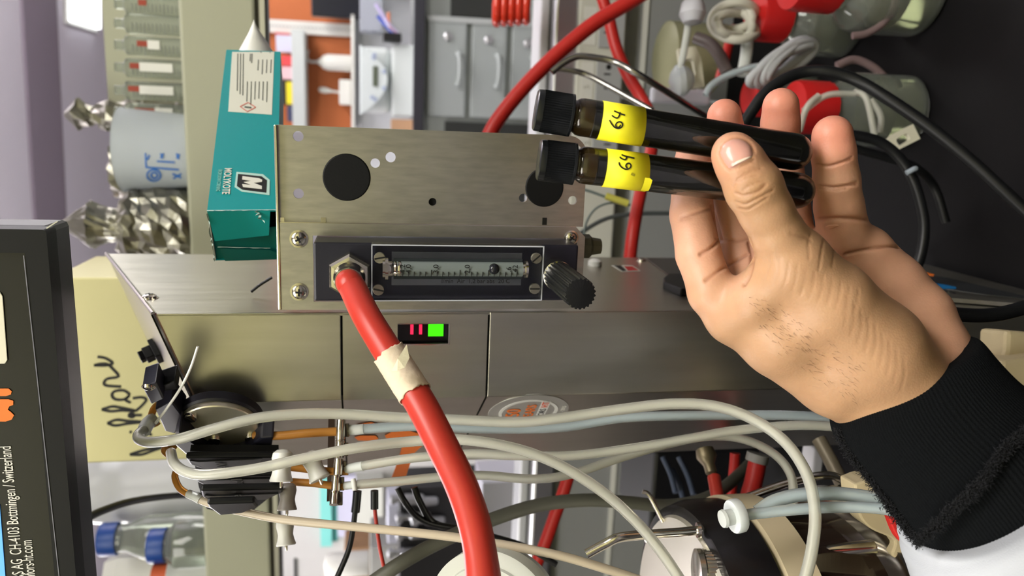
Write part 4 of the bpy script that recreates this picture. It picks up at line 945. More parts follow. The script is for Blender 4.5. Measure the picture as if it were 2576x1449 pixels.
# head housing behind the monitor
hh = thing('head_housing', 'dark housing behind the monitor above the written panel', 'housing', L(-.1, .47, .2))
H1 = plane(.448); hz = .1875
box('shell', H1, H1.px(176, 1700)[0], H1.px(160, 622)[0], hz, hz + .2, -.034, 0, mat('housing_dark', S(58, 50, 46), .5), hh, bevel=.002)
box('rear_step', H1, H1.px(200, 1700)[0], H1.px(160, 690)[0], hz + .005, hz + .19, -.075, -.035, mat('housing_grey', S(84, 82, 78), .5), hh, bevel=.002)
# written steel panel
wp = thing('written_panel', 'steel instrument panel with handwritten name in black marker', 'panel', L(-.1, .8, 0))
WP = plane(.78); wa0 = WP.px(330, 1162)[0]; wa1 = WP.px(260, 698)[0]
box('panel', WP, wa0, wa1, WP.px(700, 930)[1], WP.px(150, 930)[1], -.12, 0, mat('steel_olive_reflect', S(196, 190, 140), .45, .35, noise=.06, nscale=12), wp, bevel=.002)  # reflected olive is put into the steel's base colour
w8 = lambda pts: [(200 + x / 2.683, 640 + y / 2.683) for x, y in pts]
wr = [w8([(122, 690), (175, 700), (222, 732), (180, 748), (98, 748)]), w8([(98, 748), (145, 738), (190, 742), (222, 770), (262, 822), (190, 838), (166, 862), (180, 884), (280, 892)]),
      w8([(340, 945), (300, 918), (240, 922), (218, 948), (240, 976), (300, 978), (338, 950), (310, 980), (345, 1000)]),
      w8([(150, 1046), (220, 1026), (280, 1034), (380, 1056), (290, 1052), (210, 1058), (150, 1046)]), w8([(380, 1056), (420, 1020), (450, 980), (420, 964), (360, 970)]),
      w8([(330, 1082), (352, 1072), (372, 1088), (352, 1098), (335, 1086), (420, 1084)]), w8([(188, 1138), (250, 1116), (330, 1124), (420, 1130), (320, 1142), (240, 1154), (188, 1138)]),
      w8([(338, 1194), (352, 1202)]), w8([(470, 1208), (488, 1220)]), w8([(340, 1350), (400, 1330), (470, 1312), (560, 1300), (500, 1322), (420, 1350), (340, 1350)])]
ribbon('marker_writing', wr, 6.5, fsurf(WP, 0), ink, wp, lift=.0006)
# ------------------------------------------------------------------ pump block on the tower's left face
pu = thing('pump_block', 'black peristaltic pump heads stacked on the tower side', 'pump', LFr(-.04, .02, .03))
LZf = lambda z: Fr(LFr(0, 0, z), LFr.x, LFr.y)
PHR = math.radians(34); RN = Fr(W(553, 1066, .458), AX * math.cos(PHR) - NR * math.sin(PHR), UP)
lathe('rotor_plate', RN(0, 0, 0), RN.z, [(.0225, 0), (.0225, .0028), (.0219, .0034), (0, .0034)], mat('rotor_steel', S(232, 226, 206), .36, .8), pu, 56)
lathe('pump_bed', RN(0, 0, -.006), RN.z, [(.0245, 0), (.0245, .005), (.0235, .006), (0, .006)], anod, pu, 48)
for px, py in ((480, 1047), (541, 1104), (632, 1100)):
    f_ = Fr(RN(0, 0, .0034), RN.x, RN.y); x, y = f_.px(px, py); screw('rotor_screw', f_, x, y, .0036, chrome, pu, slot=True, ang=.7)
cas = [([(437, 1118), (489, 1163), (647, 1155), (684, 1124), (688, 1100), (655, 1103), (615, 1132), (560, 1142), (515, 1132), (478, 1108), (450, 1088)], .026, .014),
       ([(466, 1152), (478, 1170), (520, 1184), (650, 1178), (690, 1160), (688, 1150)], .036, .004),
       ([(490, 1200), (494, 1212), (530, 1230), (668, 1222), (704, 1204), (704, 1194)], .048, .004),
       ([(504, 1234), (508, 1250), (534, 1266), (672, 1256), (712, 1240), (712, 1230)], .058, .004),
       ([(520, 1268), (524, 1276), (552, 1297), (610, 1292), (650, 1276), (640, 1264)], .068, .004)]
pprism('pump_core', LZf(.031), [(478, 1135), (490, 1170), (500, 1225), (520, 1280), (560, 1290), (640, 1282), (704, 1230), (700, 1135)], -.004, 0, blk_m, pu)
for i, (pl_, z_, t_) in enumerate(cas):
    f_ = LZf(z_); c_ = pprism('cassette', f_, pl_, -t_, 0, anod if i == 0 else blk, pu, bevel=.0012)
    if 0 < i < 4:
        sp_ = ([(478, 1157), (520, 1178), (646, 1172), (660, 1152), (640, 1154), (500, 1160)], [(505, 1206), (532, 1228), (668, 1221), (692, 1202), (540, 1206)], [(516, 1244), (536, 1264), (670, 1254), (700, 1240), (540, 1246)])[i - 1]
        pprism('lit_chamfer', f_, sp_, 0, .0006, mat('chamfer_lit_grey', S(44, 45, 48), .35), c_)  # cassette chamfers drawn as lighter strips, their shading put in the colour
        px, py = ((560, 1168), (602, 1214), (600, 1252))[i - 1]
        x, y = f_.px(px, py); text('embossed_text', ('AV', 'Feed1', 'Base')[i - 1], .0085, f_, x, y, mat('emboss_grey', S(130, 130, 130), .3), c_, z=.0009, sx=1.0)
def pblock(name, pxs, z, t_, m_): return pprism(name, LZf(z), pxs, -t_, 0, m_, pu, bevel=.0008)
hb = pblock('latch_block', [(357, 974), (392, 962), (412, 1004), (380, 1018)], .016, .012, anod)
x, y = LZf(.016).px(374, 973); screw('latch_screw', LZf(.016), x, y, .0028, chrome, pu)
pblock('latch_arm', [(398, 972), (440, 958), (448, 980), (404, 986)], .010, .01, blk)
pblock('bed_block', [(390, 1030), (430, 1008), (462, 1050), (440, 1092), (415, 1085)], .014, .014, anod)
# knobs with pins
def bulb(name, px, py, px2, py2, d, label, m_=white_p):
    a_, b_ = W(px, py, d), W(px2, py2, d - .004); ax_ = b_ - a_; l_ = ax_.length
    t_ = lathe(name, a_, ax_, [(0, 0), (l_ * .18, l_ * .02), (l_ * .30, l_ * .12), (l_ * .33, l_ * .28), (l_ * .29, l_ * .48), (l_ * .27, l_ * .62), (l_ * .31, l_ * .82), (l_ * .36, l_ * .96), (l_ * .34, l_), (l_ * .16, l_ * 1.005), (0, l_ * .97)], m_, pu, 28)
    t_['label'] = label
    lathe('pin', a_ + ax_ * .95, ax_, [(l_ * .055, 0), (l_ * .055, l_ * .18), (l_ * .035, l_ * .24), (0, l_ * .24)], chrome, t_, 12)
bulb('pump_knob', 712, 1130, 707, 1212, .438, 'white turned knob')
bulb('pump_knob', 775, 1137, 805, 1206, .452, 'leaning white knob')
bulb('pump_knob', 724, 1214, 722, 1284, .45, 'grey turned knob', mat('grey_knob', S(146, 140, 134), .4))
bulb('pump_knob', 716, 1302, 720, 1372, .47, 'white knob with yellowed base')
# steel clip bar of four segments
cbp = thing('clip_bar', 'steel clip bar holding the pump tubing ends', 'clip', W(848, 1160, .45))
for k, (y0, y1, px) in enumerate(((1058, 1106, 858), (1110, 1150, 856), (1156, 1196, 852), (1198, 1236, 846), (1238, 1270, 842))):
    sweep('clip_segment', [W(px, y0, .452), W(px - 1, (y0 + y1) / 2, .450), W(px - 2, y1, .448)], .0026, chrome, cbp, 12, 3)
    box('clip_leaf', Fr(W(px + 10, (y0 + y1) / 2, .453), DWN, RGT), -.0022, .0022, -.0038, .0038, -.001, .001, mat('clip_dark', S(80, 74, 72), .25, 1.0), cbp)
pprism('clip_back', plane(.462), [(826, 1050), (842, 1050), (840, 1260), (822, 1262)], -.003, 0, mat('rust_back', S(62, 46, 36), .5), cbp)
# ------------------------------------------------------------------ pump tubing
def tubing(name, pts, wpx, m_, label, cat='tubing', group='silicone tubing of the pumps', seg=16):
    o = ptube(name, pts, wpx, m_, None, seg); return tag(o, label, cat, group)
amb = 'amber pump tubing'
tubing('pump_tubing', [(395, 1070, .470), (382, 1045, .468), (395, 1020, .468), (425, 1010, .470), (450, 1035, .474), (456, 1062, .478)], 18, amber_t, 'amber tubing arch at the top of the pump', group=amb)
tubing('pump_tubing', [(640, 1095, .462), (700, 1096, .458), (770, 1090, .456), (840, 1086, .455), (880, 1084, .455)], 22, amber_t, 'amber tubing running into the first clip', group=amb)
tubing('pump_tubing', [(705, 1172, .457), (770, 1180, .456), (840, 1186, .454), (876, 1186, .454)], 19, amber_t, 'amber tubing running into the third clip', group=amb)
tubing('pump_tubing', [(735, 1212, .459), (790, 1216, .456), (840, 1222, .454), (872, 1222, .453)], 19, amber_t, 'amber tubing running into the fourth clip', group=amb)
tubing('pump_tubing', [(432, 1150, .452), (415, 1135, .456), (420, 1125, .46), (440, 1122, .465)], 18, amber_t, 'short amber tubing stub behind the middle loop', group=amb)
tubing('pump_tubing', [(446, 1180, .452), (440, 1200, .450), (452, 1228, .448), (478, 1246, .446)], 17, amber_t, 'amber tubing bend feeding the lowest tan tube', group=amb)
ptj = lambda name, pts, w_, m_, label: tag(ptube(name, pts, w_, m_, None, 14, 4), label, 'fitting', 'tubing connectors')
ptj('connector', [(388, 1052, .468), (372, 1066, .464), (362, 1084, .458)], 34, milk, 'white elbow connector at the upper tubing loop')
ptj('connector', [(474, 1242, .446), (492, 1250, .444), (505, 1258, .443)], 22, milk, 'white sleeve on the tan tube by the pump')
ptj('connector', [(880, 1082, .455), (905, 1080, .454), (915, 1079, .454)], 26, milk, 'white barb connector after the first clip')
ptj('connector', [(872, 1180, .454), (895, 1175, .452), (915, 1172, .450)], 24, milk, 'white barb connector after the third clip')
ptj('connector', [(868, 1222, .453), (890, 1220, .451), (900, 1219, .451)], 20, milk, 'white barb connector after the fourth clip')
ptj('connector', [(888, 1205, .450), (891, 1218, .449), (893, 1234, .448)], 13, white_p, 'white collar on the lowest barb connector')
tubing('silicone_tube', [(362, 1080, .458), (348, 1094, .452), (352, 1106, .447), (380, 1112, .436), (450, 1104, .426), (540, 1078, .424), (640, 1053, .426), (740, 1042, .430), (850, 1041, .434), (1000, 1050, .436), (1150, 1056, .437), (1300, 1062, .436), (1420, 1050, .434), (1560, 1030, .430), (1690, 1016, .425), (1800, 1022, .420), (1895, 1055, .414), (1975, 1112, .406), (2028, 1190, .398), (2049, 1275, .392), (2046, 1360, .388), (2020, 1470, .384), (1960, 1600, .382)], 27, clear_t, 'long translucent tube looping over the tower side and down right')
tubing('silicone_tube', [(430, 1138, .440), (438, 1165, .425), (466, 1186, .412), (520, 1194, .405), (640, 1180, .402), (760, 1154, .402), (900, 1126, .404), (1040, 1110, .411), (1160, 1106, .407), (1290, 1126, .403), (1400, 1166, .399), (1500, 1226, .395), (1580, 1292, .391), (1650, 1370, .388), (1712, 1460, .385), (1780, 1580, .384)], 27, clear_t, 'translucent tube arching across the red hose to the vessel lid')
tubing('silicone_tube', [(910, 1079, .454), (1050, 1072, .456), (1200, 1078, .460), (1400, 1076, .462), (1560, 1052, .462), (1700, 1046, .462), (1900, 1044, .462), (2020, 1046, .464), (2130, 1056, .468)], 24, blue_t, 'bluish tube running straight along the tower side')
tubing('silicone_tube', [(912, 1172, .450), (1040, 1152, .446), (1180, 1142, .446), (1300, 1146, .446), (1440, 1146, .446), (1600, 1126, .446), (1750, 1100, .446), (1850, 1083, .446), (2000, 1070, .446), (2120, 1074, .446)], 24, clear_t, 'translucent tube second from the tower, ending under the cuff')
tubing('silicone_tube', [(898, 1219, .451), (1000, 1211, .455), (1120, 1199, .458), (1220, 1196, .462), (1340, 1205, .466), (1440, 1192, .47), (1560, 1152, .476), (1700, 1112, .482), (1800, 1097, .486), (1880, 1108, .486), (1950, 1144, .484), (1988, 1192, .48), (1996, 1248, .476), (1992, 1290, .474)], 22, clear_t, 'translucent tube bending down behind the luer fitting')
tubing('silicone_tube', [(496, 1254, .444), (540, 1270, .441), (610, 1287, .437), (720, 1308, .43), (900, 1326, .422), (1100, 1346, .414), (1240, 1366, .408), (1400, 1396, .402), (1520, 1430, .398), (1620, 1464, .395), (1760, 1520, .39)], 22, tan_t, 'tan aged tube running below the pump across the picture')
ct_ = tag(ptube('cable_tie', [(498, 872, .405), (480, 925, .408), (455, 975, .414), (425, 1020, .424), (392, 1064, .44)], 7, white_p, None, 8), 'thin white cable tie tail sticking up at the loop', 'cable tie')
# ------------------------------------------------------------------ things on the overhead shelf
def sz(px, py, c=1.06): return on(px, py, c)
ZTOP = CAM.z + ZS1
# cream divider and graduated cylinders
dv = box('divider_board', plane(1.22), plane(1.22).px(360, 282)[0], plane(1.22).px(360, -80)[0], ZS1, plane(1.22).px(262, 100)[1], -.012, 0, olive)
tag(dv, 'olive divider board standing behind the graduated cylinders', 'board')
rust = mat('rust_red', S(150, 52, 28), .5); tick_m = mat('tick_grey', S(112, 116, 108), .6)
cyl_m = mat('cylinder_plastic', S(200, 206, 196), .15, trans=.75, ior=1.15)
for k, (py, mark, mlen, whit) in enumerate(((14, 355, 20, 0), (62, 352, 0, 0), (116, 352, 26, 30), (172, 334, 24, 82), (229, 330, 28, 84), (283, 346, 50, 44))):
    c = 1.10; p = on(360, py, c); top = on(290, py, c).z; r_ = 21 * c / FPX
    t = thing('graduated_cylinder', ('clear graduated cylinder at the end of the shelf row, red mark near top', 'plain clear graduated cylinder, second of the shelf row', 'clear graduated cylinder with faint red mark, third of the shelf row', 'clear graduated cylinder with red mark and white band, fourth of row', 'clear graduated cylinder with darkest red mark, fifth of the row', 'clear graduated cylinder beside the plastic beaker, orange red mark')[k], 'cylinder', V(p.x, p.y, ZTOP), 'graduated cylinders on the shelf')
    h_ = top - ZTOP
    lathe('barrel', V(p.x, p.y, ZTOP), UP, [(r_ * 1.3, 0), (r_ * 1.3, .005), (r_, .008), (r_, h_ * .86), (r_ * .5, h_ * .9), (r_ * .5, h_), (0, h_)], cyl_m, t, 24)
    fc_ = Fr(V(p.x, p.y, ZTOP) - NR * (r_ + .0004), AX, UP); vs_ = []; fs = []
    for i in range(14):
        y = .012 + i * (h_ * .8 - .012) / 14; b = len(vs_); w_ = r_ * (.75 if i % 5 else 1.0)
        vs_ += [fc_(-w_ + (0 if 1 else 0), y, 0), fc_(w_ * .1, y, 0), fc_(w_ * .1, y + .0016, 0), fc_(-w_, y + .0016, 0)]; fs.append((b, b + 1, b + 2, b + 3))
    tk = mk('tick_marks', vs_, fs, tick_m, t); tk['kind'] = 'stuff'
    if mlen:
        z0, z1 = on(mark + mlen, py, c).z - ZTOP, on(mark, py, c).z - ZTOP; box('red_band', fc_, -r_ * .1, r_ * .45, z0, z1, -.002, .0008, rust, t)
    if whit:
        z0, z1 = on(mark + mlen + whit, py, c).z - ZTOP, on(mark + mlen, py, c).z - ZTOP; box('white_band', fc_, -r_ * .35, r_ * .55, max(z0, .004), z1, -.002, .0008, white_p, t)
# plastic beaker with blue print
bk_ = on(450, 381, 1.05); bz = V(bk_.x, bk_.y, ZTOP); bt = on(311, 375, 1.05).z - ZTOP
be = thing('plastic_beaker', 'translucent white plastic beaker with blue markings on the shelf', 'beaker', bz)
rb = 92 * 1.05 / FPX
bo = lathe('cup', bz, UP, [(rb * .9, 0), (rb * .93, .004), (rb * 1.03, bt - .004), (rb * 1.06, bt), (rb * 1.0, bt - .001), (rb * .9, .006), (0, .006)], mat('pp_plastic', S(214, 222, 228), .4, trans=.25, ior=1.2), be, 48)
bsf = bsurf(bo, lambda px, py: W(px, py, 1.0)); bl_ = mat('blue_ink', S(34, 110, 196), .5)
cq = lambda cx, cy, rx, ry: [(cx + rx * math.cos(t), cy + ry * math.sin(t)) for t in [i * math.pi / 8 for i in range(17)]]
ribbon('blue_print', [cq(387, 440, 17, 14), cq(388, 440, 8, 7), [(366, 385), (368, 420)], [(395, 405), (440, 408)], [(376, 390), (370, 402)], [(404, 386), (410, 398)], [(404, 398), (412, 386)], [(444, 386), (450, 400)], [(444, 398), (452, 388)], [(366, 420), (450, 426)], [(434, 436), (456, 446)], [(436, 448), (456, 436)]], 4, bsf, bl_, be, lift=.001)
# foil covered vessels
def foil_pot(name, px, py, d_, prof, label, seg=36, jit=.07):
    pr_ = [prof[0]]
    for (r0, h0), (r1, h1) in zip(prof[:-1], prof[1:]):
        n_ = max(1, int(abs(h1 - h0) / .006)); pr_ += [(r0 + (r1 - r0) * k / n_, h0 + (h1 - h0) * k / n_) for k in range(1, n_ + 1)]
    prof = pr_
    p = on(px, py, d_); z0 = V(p.x, p.y, ZTOP)
    t = lathe(name, z0, UP, prof, foil, None, seg, smooth=False, jitter=jit); return tag(t, label, 'flask', 'foil wrapped glassware on the shelf')
foil_pot('foil_flask', 400, 568, 1.045, [(.045, 0), (.050, .012), (.049, .03), (.050, .045), (.046, .062), (.050, .075), (.036, .084), (.020, .092), (.021, .105), (.024, .115), (.030, .125), (.018, .140), (.006, .158), (.001, .165)], 'foil wrapped flask with pointed top beside the plastic beaker')
foil_pot('foil_bottle', 380, 425, 1.20, [(.04, 0), (.042, .03), (.042, .07), (.04, .09), (.042, .10), (.046, .11), (.044, .135), (.03, .14), (.001, .141)], 'foil wrapped bottle with wide crumpled lid behind the beaker')
foil_pot('foil_tuft', 380, 296, 1.17, [(.022, 0), (.022, .06), (.026, .10), (.018, .115), (.022, .13), (.012, .155), (.020, .175), (.004, .19)], 'crumpled foil top standing between cylinders and beaker', 14, .22)
foil_pot('foil_sheet', 400, 615, 1.14, [(.035, 0), (.040, .02), (.042, .05), (.030, .08), (.036, .10), (.02, .12), (.004, .125)], 'crumpled foil heap at the tower side of the shelf', 16, .25)
def bottle(name, base, r_, h_, capr, caph, m_, capm_, label, group, neck=.8, fill=None):
    t = thing(name, label, 'bottle', base, group); sh = h_ * .72
    lathe('body', base, UP, [(r_ * .9, 0), (r_, .004), (r_, sh * .9), (r_ * .93, sh), (capr * .9, h_ * .86), (capr * .85, h_), (capr * .75, h_), (capr * .75, h_ * .87), (r_ * .9, sh * .97), (r_ * .95, .006), (0, .005)], m_, t, 36)
    if capm_: 
        lathe('cap', base + UP * (h_ - .008), UP, [(capr * .6, 0), (capr, 0), (capr, caph * .9), (capr * .94, caph), (0, caph)], capm_, t, 40, rib=(1, 2, -.0008))
    if fill:
        lathe('contents', base, UP, [(0, .007), (r_ * .9, .008), (r_ * .9, h_ * fill), (0, h_ * fill)], mat('bottle_liquid', S(150, 150, 120), .1, trans=.7, ior=1.33), t, 28)
    return t
wbp = on(290, 583, 1.2); bottle('white_bottle', V(wbp.x, wbp.y, ZTOP), .022, .145, .013, .02, white_p, mat('cap_orange', S(214, 150, 110), .5), 'small white bottle behind the foil flask', None)
# left end of the shelf: blue capped bottles and others
blue_c = mat('blue_cap', S(8, 62, 140), .4)
def shelf_at(py, c): p = on(480, py, c); return V(p.x, p.y, ZTOP)
b1 = bottle('reagent_bottle', shelf_at(1345, 1.16), .036, on(283, 1345, 1.16).z - ZTOP, .025, on(240, 1345, 1.16).z - on(286, 1345, 1.16).z, bot_glass, blue_c, 'tall clear bottle with blue cap on the left shelf end', 'blue capped bottles')
b2 = bottle('reagent_bottle', shelf_at(1368, 1.06), .034, on(414, 1368, 1.06).z - ZTOP + .006, .024, on(372, 1368, 1.06).z - on(414, 1368, 1.06).z, bot_glass, blue_c, 'short clear bottle with blue cap nearest the shelf edge', 'blue capped bottles')
p = shelf_at(1215, 1.26); hz_ = on(210, 1215, 1.26).z - ZTOP
tag(lathe('milky_carboy', p, UP, [(.06, 0), (.066, .006), (.066, hz_ * .62), (.060, hz_ * .70), (.063, hz_ * .74), (.056, hz_ * .95), (.03, hz_), (0, hz_)], mat('carboy', S(214, 216, 220), .22, trans=.2, ior=1.2), None, 40), 'milky plastic carboy behind the pump on the shelf', 'carboy')
p = shelf_at(1430, 1.22); hz_ = on(268, 1430, 1.22).z - ZTOP
tag(lathe('white_canister', p, UP, [(.032, 0), (.034, .004), (.034, hz_ * .9), (.026, hz_), (0, hz_)], white_p, None, 6, smooth=False), 'white ribbed canister behind the blue capped bottles', 'canister')
p = shelf_at(1452, 1.05); hz_ = on(400, 1452, 1.05).z - ZTOP
tj = thing('small_jar', 'small clear jar with orange lid at the left shelf end', 'jar', p)
lathe('body', p, UP, [(.028, 0), (.030, .003), (.030, hz_ * .8), (0, hz_ * .8)], milk, tj, 28); lathe('lid', p + UP * hz_ * .8, UP, [(.022, 0), (.022, .022), (0, .022)], mat('lid_orange', S(206, 96, 54), .5), tj, 28)
tag(ptube('power_lead', [(225, 1300, .62), (260, 1284, .64), (320, 1264, .68), (390, 1252, .74), (470, 1246, .80), (560, 1250, .84)], 17, rubber), 'black power lead running from monitor housing behind the pump', 'cable')
# ------------------------------------------------------------------ far counter things
cz = CAM.z + zc + .02
def far(py, px=1040, c=2.75): p = on(px, py, c); return V(p.x, p.y, cz)
bw_ = mat('balance_white', S(214, 220, 220), .35)
bal = thing('balance', 'white lab balance with round sloped front and small display', 'balance', far(200))
fb = plane(2.66); ba0, ba1 = fb.px(980, 292)[0], fb.px(980, 108)[0]; bzt = fb.px(905, 200)[1]
box('base', fb, ba0, ba1, zc + .02, fb.px(985, 200)[1] - .0, -.26, -.02, bw_, bal, bevel=.01)
box('housing', fb, ba0 + .01, ba1 - .01, fb.px(985, 200)[1], bzt, -.26, -.05, bw_, bal, bevel=.02)
dial = [(fb.px(905 + 72 * math.sin(math.pi * i / 16) ** .8, 290 - 178 * i / 16)) for i in range(17)]
dl = prism('control_face', fb, dial, -.06, 0, mat('dial_white', S(222, 230, 232), .3), bal, bevel=.004)
x, y = fb.px(944, 192); box('display', fb, x - .032, x + .032, y - .008, y + .008, 0, .003, mat('lcd', S(92, 100, 84), .3), dl)
for px, py in ((940, 145), (966, 180), (966, 222), (936, 245), (944, 250), (942, 138)):
    x, y = fb.px(px, py); prism('button', fb, circle(x, y, .007, 12), 0, .002, mat('button_blue', S(168, 180, 206), .4), dl)
def soap(py, px0, px1, c, label):
    f = plane(c); b = V(*on(885, py, c)); b.z = CAM.z + OZ(884); h = on(px0, py, c).z - b.z
    t = thing('soap_bottle', label, 'bottle', b)
    lathe('body', b, UP, [(.028, 0), (.03, .004), (.03, h * .7), (.024, h * .85), (.010, h * .95), (.010, h), (0, h)], white_p, t, 24)
    sweep('pump_spout', [b + UP * h, b + UP * (h + .03), b + UP * (h + .04) + AX * .015, b + UP * (h + .036) + AX * .04], .005, milk, t, 10, 4)
box('dispenser_ledge', ob, OA(320), OA(40), OZ(893), OZ(885), 0.0, .12, white_p, bd)
soap(160, 800, 885, 3.06, 'white pump bottle standing on the ledge over the balance')
f = plane(3.05); cb0 = on(885, 235, 3.05); cu_ = thing('white_cup', 'white square cup with a spoon standing over the balance', 'cup', V(cb0.x, cb0.y, CAM.z + OZ(884)))
box('cup', f, f.px(870, 264)[0], f.px(870, 200)[0], OZ(884), f.px(853, 232)[1], -.06, 0, white_p, cu_, bevel=.006)
x, y = f.px(855, 232); lathe('spoon', f(x, y, -.03), UP + AX * .1, [(.004, 0), (.005, .03), (.012, .055), (.010, .075), (0, .082)], white_p, cu_, 14)
pbx = lambda n, a, b, c_, d, pl, dp, m_, label, cat: tag(pbox(n, a, b, c_, d, pl, dp, m_, None, .003), label, cat)
pbx('notice_paper', 694, 738, 88, 132, 3.08, .006, mat('paper_lilac', S(206, 210, 230), .6), 'pale notice sheet with blue edge pinned on the orange panel', 'paper')
pbx('red_binder', 690, 730, 82, 88, 3.08, .02, mat('binder_red', S(196, 84, 84), .6), 'thin red strip beside the pinned notice', 'binder')
pbx('red_box', 708, 741, 140, 166, 3.05, .06, mat('box_red', S(214, 70, 74), .5), 'small red box on the cross shelf', 'box')
pbx('pink_box', 708, 741, 168, 200, 3.05, .06, mat('box_pink', S(226, 190, 196), .5), 'pale pink box between red box and yellow tape', 'box')
yb = thing('yellow_marker_box', 'black and yellow striped box on the cross shelf', 'box', on(741, 235, 3.05))
pbox('box', 708, 741, 202, 264, 3.05, .06, mat('box_black', S(26, 26, 24), .5), yb, .003); pbox('yellow_stripe', 720, 738, 206, 262, 3.047, .003, mat('box_yellow', S(232, 214, 40), .5), yb)
pbx('dark_bottle', 722, 741, 266, 306, 3.05, .04, mat('box_navy', S(60, 66, 96), .5), 'dark blue bottle shaped box by the bracket top', 'box')
# monitor, pens, black box
fm_ = thing('far_monitor', 'black screen mounted in front of the orange panel', 'monitor', on(930, 20, 2.95))
pbox('screen', 782, 930, -90, 44, 3.0, .04, mat('screen_dark', S(22, 24, 34), .3), fm_, None and .0 or .004); pbox('stand', 930, 1036, -60, -20, 3.02, .03, grey_p, fm_)
pbx('grey_instrument', 905, 962, -40, 78, 2.85, .1, mat('instr_grey', S(150, 154, 164), .5), 'grey bench instrument under the far monitor', 'instrument')
pn = thing('pen_holder', 'black pen holder full of blue and pink pens by the balance', 'holder', far(92, c=2.7))
pbox('cup', 964, 1010, 82, 104, 2.66, .06, mat('holder_black', S(18, 18, 20), .5), pn, .003)
for k, (px, py, col) in enumerate(((950, 60, S(60, 80, 170)), (958, 44, S(206, 206, 224)), (968, 70, S(40, 60, 160)), (978, 52, S(206, 130, 100)), (945, 30, S(180, 170, 210)))):
    sweep('pen', [on(1000, 92 - 2 * k, 2.68), on(980, 76 - 3 * k, 2.68), on(px, py - 20, 2.69)], .006, mat('pen_%d' % k, col, .4), pn, 8, 2)
pbx('carton_box', 985, 1040, 300, 335, 2.68, .1, mat('carton_brown', S(190, 150, 116), .7), 'brown carton corner beside the balance', 'carton')
# red coil hose hanging at the far side
cpts = []
for i in range(0, 160):
    t = i / 8 * math.pi / 2; k = i / 159
    cpts.append(on(1245 + 92 * k + 4 * math.cos(t), 10 + 48 * math.sin(t) - 6 * k, 1.07 + .02 * math.cos(t)))
tag(sweep('coil_hose', cpts, .0062, mat('coil_red', S(232, 62, 40), .22, coat=.4), None, 10, 1), 'glossy orange red coiled air hose in the far aisle', 'hose')
# left part, far things
pbx('brown_parcel', 866, 930, 1378, 1470, 2.3, .12, mat('parcel_brown', S(150, 116, 84), .7), 'brown parcel behind the black probe cable', 'parcel')
pw_ = on(860, 1420, 2.2); q_ = on(808, 1420, 2.2)
tag(lathe('white_jug', V(pw_.x, pw_.y, on(928, 1420, 2.2).z), UP, [(.036, 0), (.038, .004), (.038, .11), (.030, .13), (0, .135)], white_p, None, 28), 'bright white jug behind the tan tube', 'jug')
pbx('parcel_stand', 932, 1000, 1375, 1480, 2.3, .2, mat('stand_grey', S(150, 150, 146), .6), 'grey stand under the brown parcel and jug', 'stand')
for k, (a_, b_, c_, d_, col, lab) in enumerate(((975, 1000, 1240, 1330, S(196, 198, 214), 'pale lilac instrument column behind the red wire'), (1004, 1150, 1200, 1475, S(46, 46, 48), 'dark equipment block behind the cables'), (1210, 1420, 1190, 1420, S(206, 206, 216), 'white equipment case seen under the tower corner'))):
    eq_ = pbx('equipment_case', a_, 2250, c_, d_, (2.0, 1.75, 1.6)[k], .12, mat('equip_%d' % k, col, .45), lab, 'equipment')
    if k == 1: dark_eq = eq_
for k, (px, py, l_) in enumerate(((1015, 1255, 40), (1030, 1300, 55), (1050, 1262, 60), (1030, 1345, 46), (1068, 1310, 44), (1008, 1390, 50))):
    p0 = on(px, py, 1.735); lathe('valve', p0, UP, [(.006, -.05), (.010, -.046), (.012, -.004), (.007, 0), (.007, .016), (.013, .018), (.013, .03), (.004, .034)], mat('valve_grey', S(190, 192, 196), .3, .6), dark_eq, 14)
# ------------------------------------------------------------------ bottles on the bench
redcap = mat('red_cap', S(196, 32, 32), .38)
BZ = CAM.z + ZB
def bench_pt(px, py): p = onz(px, py, BZ); return p
def up_to(b, px):
    lo_, hi_ = 0.0, .4
    for _ in range(40):
        m_ = (lo_ + hi_) / 2
        if proj(b + UP * m_)[0] > px: lo_ = m_
        else: hi_ = m_
    return lo_
def lab_bottle(px, py, r_, pxb, pxt, label, capr=.026, fill=.35):
    b = bench_pt(px, py); h_ = up_to(b, pxb); return bottle('media_bottle', b, r_, h_ + .006, capr, up_to(b, pxt) - h_, bot_glass, redcap, label, 'red capped glass bottles on the bench', fill=fill)
lab_bottle(2282, 282, .036, 2072, 1990, 'glass bottle with red cap behind the little fingertip')
lab_bottle(2315, -28, .046, 2092, 1985, 'large glass bottle with red cap at the picture edge', .030)
lab_bottle(2128, 52, .042, 1965, 1895, 'glass bottle with red cap farther back beside tubing coil', .029)
lab_bottle(2040, 250, .030, 1935, 1880, 'small glass bottle with red cap behind the middle fingertip', .024)
